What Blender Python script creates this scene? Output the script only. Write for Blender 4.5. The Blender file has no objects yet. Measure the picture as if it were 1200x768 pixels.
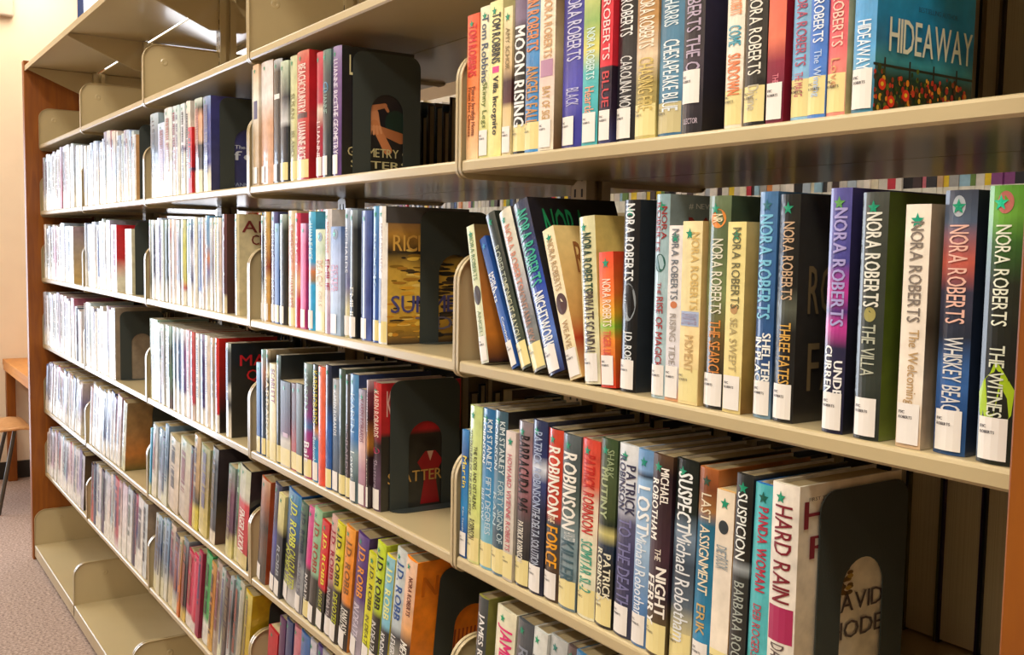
import bpy, bmesh, math, random, json
from mathutils import Vector, Matrix, Euler
C=bpy.context.scene.collection
S=bpy.context.scene
R=math.radians
# ------------------------------------------------------------------ camera
cd=bpy.data.cameras.new('camera'); cam=bpy.data.objects.new('camera',cd); C.objects.link(cam)
cam.location=(0.38635,-0.77331,1.45919)
cam.rotation_euler=Euler((R(85.4883),R(-0.99427),R(56.18535)),'XYZ')
cd.sensor_width=36; cd.lens=1182.315*36/1200; cd.clip_start=.02; cd.clip_end=60
cd.dof.use_dof=False
S.camera=cam
# ------------------------------------------------------------------ world, lights, exposure
w=bpy.data.worlds.new('world'); S.world=w; w.use_nodes=True
w.node_tree.nodes['Background'].inputs[0].default_value=(.80,.88,1,1)
w.node_tree.nodes['Background'].inputs[1].default_value=1.0
S.view_settings.view_transform='Standard'; S.view_settings.look='None'
S.view_settings.gamma=1; S.view_settings.use_curve_mapping=False
S.view_settings.exposure=-0.13
def area(name,loc,rot,sx,sy,power,col):
    l=bpy.data.lights.new(name,'AREA'); l.shape='RECTANGLE'; l.size=sx; l.size_y=sy; l.energy=power; l.color=col
    o=bpy.data.objects.new(name,l); o.location=loc; o.rotation_euler=rot; C.objects.link(o); return o
CEIL=3.25; WX=-6.36
WARM=(1,.92,.79)
AISLE_P,FRONT_P,ROOM_P,BACK_P,WIN_P=46,52,.5,1.5,40
for x,dim,near in ((-5.2,.2,.34),(-2.7,.55,.5),(-.3,1.05,.66)):
    area('aisle_lamp_light',(x+.6,-.75,CEIL-.09),(0,0,0),1.15,.28,AISLE_P*near,WARM)
    area('front_lamp_light',(x,-2.0,CEIL-.09),(0,0,0),1.15,.28,FRONT_P*dim,WARM)
    area('back_aisle_lamp_light',(x,1.15,CEIL-.09),(0,0,0),1.15,.28,BACK_P,WARM)
    area('room_lamp_light',(x,-3.5,CEIL-.09),(0,0,0),1.15,.28,ROOM_P,WARM)
area('wall_fill_light',(-5.9,.2,CEIL-.09),(0,0,0),.6,.6,7,WARM)  # added warm fill that brightens the cream wall
# daylight through the big window in the left wall, beside the aisle
area('window_daylight',(WX+.12,-1.45,1.1),(0,R(-90),0),1.9,1.9,WIN_P,(.58,.76,1))
area('back_window_daylight',(WX+.12,1.6,2.1),(0,R(-90),0),1.5,1.8,8,(.72,.84,1))
# ------------------------------------------------------------------ materials
def lin(h):
    h=h.lstrip('#'); r=[int(h[i:i+2],16)/255 for i in (0,2,4)]
    return tuple(c/12.92 if c<=.04045 else ((c+.055)/1.055)**2.4 for c in r)
def hexc(h): return lin(h)+(1,)
def mat(name,col=None,rough=.5,metal=0,coat=0,bump=0,bscale=60,attr=False,var=0,vscale=8,emit=0,coatr=.08,spec=.5):
    m=bpy.data.materials.new(name); m.use_nodes=True; nt=m.node_tree; n=nt.nodes; L=nt.links
    b=n['Principled BSDF']; b.inputs['Roughness'].default_value=rough; b.inputs['Metallic'].default_value=metal
    b.inputs['Coat Weight'].default_value=coat; b.inputs['Coat Roughness'].default_value=coatr
    b.inputs['Specular IOR Level'].default_value=spec
    tc=n.new('ShaderNodeTexCoord')
    if attr:
        a=n.new('ShaderNodeAttribute'); a.attribute_name='Col'; src=a.outputs['Color']
    else:
        rgb=n.new('ShaderNodeRGB'); rgb.outputs[0].default_value=hexc(col); src=rgb.outputs[0]
    if var:
        ns=n.new('ShaderNodeTexNoise'); ns.inputs['Scale'].default_value=vscale; ns.inputs['Detail'].default_value=4
        L.new(tc.outputs['Object'],ns.inputs['Vector'])
        mr=n.new('ShaderNodeMapRange'); mr.inputs['From Min'].default_value=.3; mr.inputs['From Max'].default_value=.7
        mr.inputs['To Min'].default_value=1-var; mr.inputs['To Max'].default_value=1+var
        L.new(ns.outputs['Fac'],mr.inputs['Value'])
        mx=n.new('ShaderNodeMix'); mx.data_type='RGBA'; mx.blend_type='MULTIPLY'; mx.inputs['Factor'].default_value=1
        L.new(src,mx.inputs['A']); L.new(mr.outputs['Result'],mx.inputs['B']); src=mx.outputs['Result']
    L.new(src,b.inputs['Base Color'])
    if emit: L.new(src,b.inputs['Emission Color']); b.inputs['Emission Strength'].default_value=emit
    if bump:
        n2=n.new('ShaderNodeTexNoise'); n2.inputs['Scale'].default_value=bscale; n2.inputs['Detail'].default_value=3
        L.new(tc.outputs['Object'],n2.inputs['Vector'])
        bp=n.new('ShaderNodeBump'); bp.inputs['Strength'].default_value=bump; bp.inputs['Distance'].default_value=.002
        L.new(n2.outputs['Fac'],bp.inputs['Height']); L.new(bp.outputs['Normal'],b.inputs['Normal'])
        if coat: L.new(bp.outputs['Normal'],b.inputs['Coat Normal'])
    return m
M={}
M['steel']=mat('shelf_paint','BEAC84',.3,coat=.4,coatr=.1,bump=.04,bscale=300,var=.03,vscale=5,spec=.6)
M['dark_steel']=mat('bookend_paint','363C3A',.45,bump=.1,bscale=400,spec=.4)
M['metal']=mat('bolt_metal','8A8578',.3,metal=.9)
M['jacket']=mat('plastic_jacket_print',None,.38,coat=.75,bump=.25,bscale=28,attr=True,var=.16,vscale=45)
M['paper']=mat('paperback_print',None,.42,coat=.12,attr=True,var=.12,vscale=45,coatr=.25)
M['print']=mat('printed_ink',None,.4,coat=.3,attr=True)
M['label']=mat('label_paper','EDE8E2',.5,coat=.25)
M['label_yellow']=mat('label_film','EBDC9A',.4,coat=.4)
M['label_tan']=mat('label_tan_film','C8BC8C',.4,coat=.4)
M['ink']=mat('label_ink','26242A',.5)
M['wall']=mat('cream_wall','F1DCC0',.8,bump=.05,bscale=200,var=.02)
M['ceiling']=mat('ceiling_tile_paint','E6E0D2',.9,var=.03,vscale=30)
M['base']=mat('dark_baseboard','2E2A24',.6)
M['lamp']=mat('lamp_diffuser','FFF2DC',.4,emit=6)
M['frame']=mat('blue_window_frame','2A3A68',.4)
M['sky']=mat('bright_pane','F4F8FF',.3,emit=3.5)
M['chrome']=mat('chair_leg_metal','5A5650',.3,metal=.8)
def wood(name,c1,c2,rough,scale=(1,1,.12)):
    m=bpy.data.materials.new(name); m.use_nodes=True; nt=m.node_tree; n=nt.nodes; L=nt.links; b=n['Principled BSDF']
    tc=n.new('ShaderNodeTexCoord'); mp=n.new('ShaderNodeMapping'); mp.inputs['Scale'].default_value=scale
    ns=n.new('ShaderNodeTexNoise'); ns.inputs['Scale'].default_value=38; ns.inputs['Detail'].default_value=6; ns.inputs['Distortion'].default_value=.6
    cr=n.new('ShaderNodeValToRGB'); cr.color_ramp.elements[0].color=hexc(c1); cr.color_ramp.elements[1].color=hexc(c2)
    cr.color_ramp.elements[0].position=.32; cr.color_ramp.elements[1].position=.68
    L.new(tc.outputs['Object'],mp.inputs[0]); L.new(mp.outputs[0],ns.inputs['Vector']); L.new(ns.outputs['Fac'],cr.inputs[0]); L.new(cr.outputs[0],b.inputs['Base Color'])
    b.inputs['Roughness'].default_value=rough
    return m
M['oak']=wood('end_panel_wood','7C4004','965408',.42)
M['desk']=wood('desk_wood','C07A34','D08C44',.4,(.2,1,1))
M['seat']=wood('seat_wood','C89058','D8A46C',.4)
def pages_mat(name,ca,cb):
    m=bpy.data.materials.new(name); m.use_nodes=True; nt=m.node_tree; n=nt.nodes; L=nt.links; b=n['Principled BSDF']
    tc=n.new('ShaderNodeTexCoord'); mp=n.new('ShaderNodeMapping'); mp.inputs['Scale'].default_value=(1600,3,3)
    ns=n.new('ShaderNodeTexNoise'); ns.inputs['Scale'].default_value=1; ns.inputs['Detail'].default_value=1
    cr=n.new('ShaderNodeValToRGB'); cr.color_ramp.elements[0].color=hexc(ca); cr.color_ramp.elements[1].color=hexc(cb)
    L.new(tc.outputs['Object'],mp.inputs[0]); L.new(mp.outputs[0],ns.inputs['Vector']); L.new(ns.outputs['Fac'],cr.inputs[0]); L.new(cr.outputs[0],b.inputs['Base Color'])
    b.inputs['Roughness'].default_value=.85
    return m
M['pages']=pages_mat('shade_darkened_page_edges','8E7C58','C4B48C'); M['pages2']=pages_mat('undarkened_page_edges','B8A47C','E8DCBC')  # first tone darkened with the shade of book tops; second left undarkened
def carpet():
    m=bpy.data.materials.new('speckled_carpet'); m.use_nodes=True; nt=m.node_tree; n=nt.nodes; L=nt.links; b=n['Principled BSDF']
    tc=n.new('ShaderNodeTexCoord'); ns=n.new('ShaderNodeTexNoise'); ns.inputs['Scale'].default_value=95; ns.inputs['Detail'].default_value=6; ns.inputs['Roughness'].default_value=.75
    cr=n.new('ShaderNodeValToRGB'); e=cr.color_ramp.elements; e[0].position=.36; e[0].color=hexc('705A50'); e[1].position=.64; e[1].color=hexc('C4AC9C')
    L.new(tc.outputs['Object'],ns.inputs['Vector']); L.new(ns.outputs['Fac'],cr.inputs[0]); L.new(cr.outputs[0],b.inputs['Base Color'])
    bp=n.new('ShaderNodeBump'); bp.inputs['Strength'].default_value=.6; bp.inputs['Distance'].default_value=.004
    L.new(ns.outputs['Fac'],bp.inputs['Height']); L.new(bp.outputs['Normal'],b.inputs['Normal']); b.inputs['Roughness'].default_value=.95
    return m
M['carpet']=carpet()
# ------------------------------------------------------------------ mesh helpers
class MB:
    def __init__(s): s.v=[];s.f=[];s.c=[];s.m=[]
    def face(s,idx,col=None,mi=0): s.f.append(tuple(idx)); s.m.append(mi); s.c.append(col)
    def box(s,x0,x1,y0,y1,z0,z1,col=None,mi=0,skip=''):
        i=len(s.v); s.v+=[(x,y,z) for z in (z0,z1) for y in (y0,y1) for x in (x0,x1)]
        F={'b':(0,2,3,1),'t':(4,5,7,6),'f':(0,1,5,4),'k':(2,6,7,3),'l':(0,4,6,2),'r':(1,3,7,5)}
        for k,q in F.items():
            if k not in skip: s.face([i+a for a in q],col,mi)
    def prism_x(s,prof,x0,x1,col=None,mi=0): # profile in (y,z), ccw seen from +x
        i=len(s.v); n=len(prof)
        s.v+=[(x0,y,z) for y,z in prof]+[(x1,y,z) for y,z in prof]
        s.face([i+n+k for k in range(n)],col,mi); s.face([i+k for k in reversed(range(n))],col,mi)
        for k in range(n): s.face([i+k,i+(k+1)%n,i+n+(k+1)%n,i+n+k],col,mi)
    def xform(s,M4,start=0):
        for k in range(start,len(s.v)): s.v[k]=tuple(M4@Vector(s.v[k]))
    def tube(s,p,q,r,n=10,col=None,mi=0):
        p=Vector(p);q=Vector(q);d=(q-p).normalized(); a=d.orthogonal().normalized(); b=d.cross(a); i=len(s.v)
        for c in (p,q):
            for k in range(n):
                t=2*math.pi*k/n; s.v.append(tuple(c+r*(math.cos(t)*a+math.sin(t)*b)))
        for k in range(n): s.face([i+k,i+(k+1)%n,i+n+(k+1)%n,i+n+k],col,mi)
        s.face([i+k for k in reversed(range(n))],col,mi); s.face([i+n+k for k in range(n)],col,mi)
    def mesh(s,name,mats):
        me=bpy.data.meshes.new(name); me.from_pydata(s.v,[],s.f)
        for m in mats: me.materials.append(m)
        if len(mats)>1: me.polygons.foreach_set('material_index',s.m)
        if any(c is not None for c in s.c):
            at=me.color_attributes.new('Col','FLOAT_COLOR','CORNER'); buf=[]
            for f,c in zip(s.f,s.c):
                if c is None: c=(.5,.5,.5)
                if isinstance(c[0],(tuple,list)): 
                    for k in c: buf+=[*k,1]
                else: buf+=[*c,1]*len(f)
            at.data.foreach_set('color',buf)
        me.update(); return me
    def obj(s,name,mats,parent=None,loc=None,bevel=0,smooth=False,kind=None):
        if not isinstance(mats,(list,tuple)): mats=[mats]
        o=bpy.data.objects.new(name,s.mesh(name,mats)); C.objects.link(o)
        if parent: o.parent=parent
        if loc: o.location=loc
        if bevel:
            b=o.modifiers.new('bevel','BEVEL'); b.width=bevel; b.segments=2; b.limit_method='ANGLE'
        if smooth: o.data.polygons.foreach_set('use_smooth',[True]*len(o.data.polygons))
        if kind: o['kind']=kind
        return o
def dup(o,parent=None,loc=None):
    c=o.copy(); C.objects.link(c); c.parent=parent if parent else o.parent
    if loc is not None: c.location=loc
    return c
def empty(name,label,cat,loc=(0,0,0),rot=(0,0,0),group=None):
    o=bpy.data.objects.new(name,None); C.objects.link(o); o.location=loc; o.rotation_euler=rot; o.empty_display_size=.05
    o['label']=label; o['category']=cat
    if group: o['group']=group
    return o
def tag(o,label,cat,group=None):
    o['label']=label;o['category']=cat
    if group:o['group']=group
    return o
# ------------------------------------------------------------------ glyphs (built-in font), cached per character
GL={}
def build_glyphs(chars):
    obs=[]
    for ch in sorted(chars):
        for bold in (0,1):
            cu=bpy.data.curves.new('glyph','FONT'); cu.body=ch; cu.size=1; cu.resolution_u=2 ; cu.offset=0
            o=bpy.data.objects.new('glyph',cu); C.objects.link(o); obs.append((ch,bold,o))
    bpy.context.view_layer.update(); dg=bpy.context.evaluated_depsgraph_get()
    for ch,bold,o in obs:
        me=bpy.data.meshes.new_from_object(o.evaluated_get(dg))
        bm=bmesh.new(); bm.from_mesh(me)
        for yy in (.12,.24,.36,.48,.6):
            bmesh.ops.bisect_plane(bm,geom=bm.verts[:]+bm.edges[:]+bm.faces[:],plane_co=(0,yy,0),plane_no=(0,1,0))
        bm.to_mesh(me); bm.free()
        vs=[(v.co.x,v.co.y) for v in me.vertices]; fs=[tuple(p.vertices) for p in me.polygons]
        GL[ch,bold]=(vs,fs,min([a for a,_ in vs],default=0),max([a for a,_ in vs],default=.3))
        cu=o.data; bpy.data.objects.remove(o); bpy.data.curves.remove(cu); bpy.data.meshes.remove(me)
def text2d(t,bold=0,gap=.06):
    x=0;V=[];F=[]
    for ch in t:
        if ch==' ': x+=.3; continue
        vs,fs,a,b=GL[ch,bold]; e=.03 if bold else .01
        for k,dx in enumerate((-e,e,0) if bold else (-e,e)):
            i=len(V); V+=[(vx-a+x+dx+e,vy,k) for vx,vy in vs]; F+=[tuple(i+q for q in f) for f in fs]
        x+=b-a+2*e+gap
    x-=gap
    hi=max(v[1] for v in V); lo=min(v[1] for v in V)
    cap=.73; lo2=0 if lo>-.05 else lo
    return [(a/x,(b-lo2)/(max(hi,cap*.98)-lo2),k) for a,b,k in V],F
def ellipse2d(n=20):
    return [(.5+.5*math.cos(2*math.pi*k/n),.5+.5*math.sin(2*math.pi*k/n)) for k in range(n)],[tuple(range(n))]
def rect2d(): return [(0,0),(1,0),(1,1),(0,1)],[(0,1,2,3)]
def leaf2d(): 
    p=[(.5,1),(.7,.86),(1,.62),(.95,.3),(.7,.12),(.4,0),(.2,.1),(.05,.3),(0,.55),(.15,.72),(.35,.82)]
    return p,[tuple(range(len(p)))]
def star2d():
    p=[]
    for k in range(10):
        r=1 if k%2==0 else .42; t=math.pi/2+k*math.pi/5; p.append((r*math.cos(t),r*math.sin(t)))
    return p+[(0,0)],[(10,k,(k+1)%10) for k in range(10)]
# ------------------------------------------------------------------ books
def bands(s,n=0):
    toks=[t for t in s.split(',') if t]; out=[]
    for i,t in enumerate(toks):
        t=t.split('~')[0]
        if '@' in t: c,p=t.split('@'); p=float(p)
        else: c=t;p=None
        out.append([p,lin(c)])
    if out[0][0] is None: out[0][0]=0.
    if out[-1][0] is None and len(out)>1: out[-1][0]=1.
    i=0
    while i<len(out):
        if out[i][0] is None:
            j=i
            while out[j][0] is None: j+=1
            a=out[i-1][0]; 
            for k in range(i,j): out[k][0]=a+(out[j][0]-a)*(k-i+1)/(j-i+1)
            i=j
        i+=1
    return out
def col_at(b,t):
    if t<=b[0][0]: return b[0][1]
    for (p,c),(q,d) in zip(b,b[1:]):
        if t<=q:
            k=(t-p)/max(1e-6,q-p); return tuple(c[i]*(1-k)+d[i]*k for i in range(3))
    return b[-1][1]
def spine_y(x,w,kind):
    u=2*x/w-1
    return (min(.12*w,.0038)*u*u if kind=='h' else min(.03*w,.001)*u*u)
def cover_mb(mb,w,h,d,kind,spine,side,labcol=None,small=False):
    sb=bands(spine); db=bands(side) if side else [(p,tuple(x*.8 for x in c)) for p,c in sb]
    t=.0026 if kind=='h' else .0007
    ts=sorted(set([0,1]+[p for p,_ in sb]+[p for p,_ in db]+([.5] if not small else [])))
    n=(6 if kind=='h' else 4) if not small else 3
    xs=[w*k/n for k in range(n+1)]
    prof=[(0,d)]+[(x,spine_y(x,w,kind)) for x in xs]+[(w,d)]
    inner=[(w-t,d),(w-t,.006),(t,.006),(t,d)]
    P=prof+inner; m=len(P); i=len(mb.v)
    for tt in ts: mb.v+=[(x,y,h*(1-tt)) for x,y in P]
    for r in range(len(ts)-1):
        for k in range(m):
            k2=(k+1)%m; a=i+r*m; b_=a+m
            if 1<=k<=n: B=sb
            elif k==0 or k==n+1: B=db
            else: B=None
            c=((.8,.78,.72),)*4 if B is None else (col_at(B,ts[r]),col_at(B,ts[r+1]),col_at(B,ts[r+1]),col_at(B,ts[r]))
            mb.face((a+k,b_+k,b_+k2,a+k2),c)
    # top and bottom rims: outer loop to inner loop
    for row,flip in ((0,False),(len(ts)-1,True)):
        a=i+row*m; c=col_at(db,0 if not flip else 1)
        o=[0]+list(range(1,n+2))+[n+2]; inn=[m-1,m-2]
        quads=[(0,1,m-2,m-1)]+[(n+1,n+2,n+3,n+4)]
        for q in quads:
            q=[a+z for z in q]; mb.face(q if not flip else q[::-1],c)
        q=[a+z for z in list(range(1,n+2))+[n+4,m-2]]
        mb.face(q if not flip else q[::-1],c)
def put(mb,v2,f2,fn,col,nx=0,ny=-1):
    i=len(mb.v)
    for q in v2:
        p=fn(q[0],q[1]); e=2.5e-5*(q[2] if len(q)>2 else 0)
        mb.v.append((p[0]+nx*e,p[1]+ny*e,p[2]))
    for f in f2: mb.face([i+k for k in f],col)
LABEL_FIC=('FIC','ROBERTS')
COVERS={
'hide':([('HIDEAWAY',.13,.97,.63,.765,'E8ECD8'),('BESTSELLING AUTHOR',.4,.8,.575,.595,'2A5A78'),('NORA ROBERTS',.1,.95,.1,.3,'E8ECD8')],'hide'),
'green':([('NORA',.15,.6,.06,.3,'1E8A58'),('ROBERTS',.15,.95,.33,.5,'1E8A58')],None),
'rr':([('ROBERTS',.2,.98,.1,.32,'8A5830'),('R',.25,.6,.35,.5,'8A5830')],None),
'ny':([('# NEW YORK TIMES',.2,.9,.04,.07,'D8DCDC'),('ROBERTS',.2,.95,.1,.3,'8A2828')],None),
'f':([('F',.25,.5,.22,.34,'2A4A78')],None),
'fates':([('ROBERTS',.12,.97,.3,.52,'7A6848'),('FATES',.14,.97,.64,.86,'7A6848')],None),
'hard':([('HARD',.06,.97,.06,.18,'7A2430'),('RAIN',.12,.97,.21,.31,'7A2430'),('FIRST TIME A HEROINE STORY',.1,.7,.05,.065,'6A6048'),('DAVID',.3,.85,.5,.58,'4A3A38'),('RHODES',.22,.95,.62,.7,'4A3A38')],'hard'),
'a':([('A',.1,.6,.12,.26,'E8E8E8')],None),
'sisters':([('LUANNE RICE',.12,.95,.06,.22,'D8CFA0'),('GEOMETRY OF',.1,1.,.77,.84,'B8AE80'),('SISTERS',.14,.92,.87,.93,'B8AE80')],'hands'),
'rise':([('RICHARDS',.08,1.,.2,.32,'D8A850'),('SUMMER',.06,1.,.64,.77,'4A4880'),('TIDE',.35,.95,.8,.9,'6A6478')],'rise'),
'shat':([('KAREN ROBARDS',.08,.95,.05,.26,'D8A8A0'),('SHATTERED',.1,.95,.7,.79,'B8904A')],'dress'),
'robb':([('NORA',.1,.9,.1,.25,'C86808'),('MEMORY IN DEATH',.05,.97,.86,.93,'C8A860')],'stripes'),
'fer':([('The',.42,.6,.5,.54,'B8C0D0'),('fer',.4,.95,.56,.66,'B8C0D0'),('LUANNE RICE',.3,.95,.9,.94,'8A98B8')],None),
'am':([('AMY',.06,.75,.06,.18,'7A2828'),('CLIPSTON',.2,.98,.2,.3,'7A2828')],'scroll'),
'maq':([('MARY',.15,.9,.12,.24,'C81E28'),('QUINN',.25,.98,.28,.42,'C81E28'),('IN',.55,.8,.68,.76,'D8D0B0'),('THE',.4,.9,.82,.9,'D8D0B0')],None),
'lad':([('LADY',.4,.95,.3,.36,'8A5A18'),('IN GOLD',.4,.95,.4,.45,'8A6A20')],None),
'vase':([('PI',.3,.6,.4,.55,'E8C8B8')],None),'gold':([],None),'face':([],'face')}
def shapes(kind,rnd):
    out=[]
    E=lambda y0,y1,z0,z1,c:out.append((ellipse2d(14),y0,y1,z0,z1,c))
    Rr=lambda y0,y1,z0,z1,c:out.append((rect2d(),y0,y1,z0,z1,c))
    if kind=='hide':
        Rr(.0,1,.815,.825,'2A2C20')
        for k in range(4): Rr(.1+.24*k,.115+.24*k,.79,.86,'2E2A1C')
        for k in range(260):
            y=rnd.random(); zt=.86+.05*math.sin(y*7); z=rnd.uniform(zt-(0.06 if y<.45 else 0),1)
            s=rnd.uniform(.012,.03); E(y,min(1,y+s*1.2),z,min(1,z+s),rnd.choice(['C83A20','E08A20','8A3A18','D8A830','3A4A18','5A6A20','2A3A14','A82A20','4A2A14']))
        for y,z in ((.05,.87),(.14,.93),(.1,.97),(.28,.9)):
            E(y,y+.07,z,z+.045,'E03820'); E(y+.02,y+.05,z+.013,z+.03,'E8C030')
    if kind=='hands':
        def cap(y0,z0,y1,z1,ra,rb,c,n=7):
            a=math.atan2(z1-z0,y1-y0); p=[]
            for k in range(n): t=a+math.pi/2+math.pi*k/(n-1); p.append((y0+ra*math.cos(t),1-(z0+ra*.62*math.sin(t))))
            for k in range(n): t=a-math.pi/2+math.pi*k/(n-1); p.append((y1+rb*math.cos(t),1-(z1+rb*.62*math.sin(t))))
            out.append(((p,[tuple(range(2*n))]),0,1,0,1,c))
        E(.6,.9,.46,.66,'16302A'); cap(.5,.62,.82,.68,.05,.07,'A86840'); cap(.44,.5,.47,.6,.075,.07,'C08058'); cap(.46,.58,.64,.78,.055,.06,'B87448')
        for q in range(4): cap(.41+.04*q,.6,.40+.05*q,.665-.006*q,.019,.015,'C88A60')
        cap(.42,.46,.6,.43,.04,.03,'B87850'); cap(.6,.43,.64,.47,.025,.02,'C08058')
    if kind=='hands0':
        for a in [(.38,.62,.42,.5,'B87850'),(.42,.56,.5,.62,'C08058'),(.3,.5,.5,.57,'B07048'),(.5,.68,.6,.78,'C08058'),(.6,.8,.66,.75,'B87850'),(.62,.86,.5,.64,'1E3A30')]: E(*a)
    if kind=='rise':
        Rr(0,1,.0,.12,'4A4848'); 
        for k in range(160):
            y=rnd.random();z=rnd.uniform(.3,.95); E(y,min(1,y+rnd.uniform(.05,.2)),z,min(.97,z+rnd.uniform(.01,.03)),rnd.choice(['D8A030','E0B848','C88820','4A3A20','8A6820','A87828','2A2420','E8C868']) if y<.5 else rnd.choice(['2A2420','1C1A18','4A3A28','3A3028']))
    if kind=='dress':
        out.append((([(.34,1),(.66,1),(.9,.8),(.66,.55),(.8,0),(.2,0),(.34,.55),(.1,.8)],[tuple(range(8))]),.42,.82,.56,.98,'901018'))
        out.append((([(.5,0),(1,1),(0,1)],[(0,1,2)]),.58,.66,.56,.64,'C8A088')); E(.54,.7,.44,.54,'1A1412')
    if kind=='stripes':
        Rr(.0,1,.84,.95,'1C1814')
        for k in range(10): Rr(.5+.05*k,.52+.05*k,.55,.84,'A84010')
    if kind=='hard':
        for k in range(40):
            y=rnd.uniform(.36,.5);z=rnd.uniform(.34,.5); E(y,y+.06,z,z+.02,rnd.choice(['8A6820','6A4A18','A88838','5A4020']))
    if kind=='scroll':
        for k in range(130):
            k=k/2.17; t=k/60*4.5*math.pi; r=.26*(1-k/75); y=.34+r*math.cos(t)*.9; z=.58+r*math.sin(t)*.9; E(y-.012,y+.012,z-.008,z+.008,'8A5848')
    if kind=='face':
        E(.3,.9,.3,.85,'887868'); E(.35,.55,.45,.5,'2A2420'); E(.62,.82,.45,.5,'2A2420'); E(.42,.75,.66,.7,'4A3028'); Rr(.2,.95,.22,.34,'2A2622')
    return out
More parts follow.
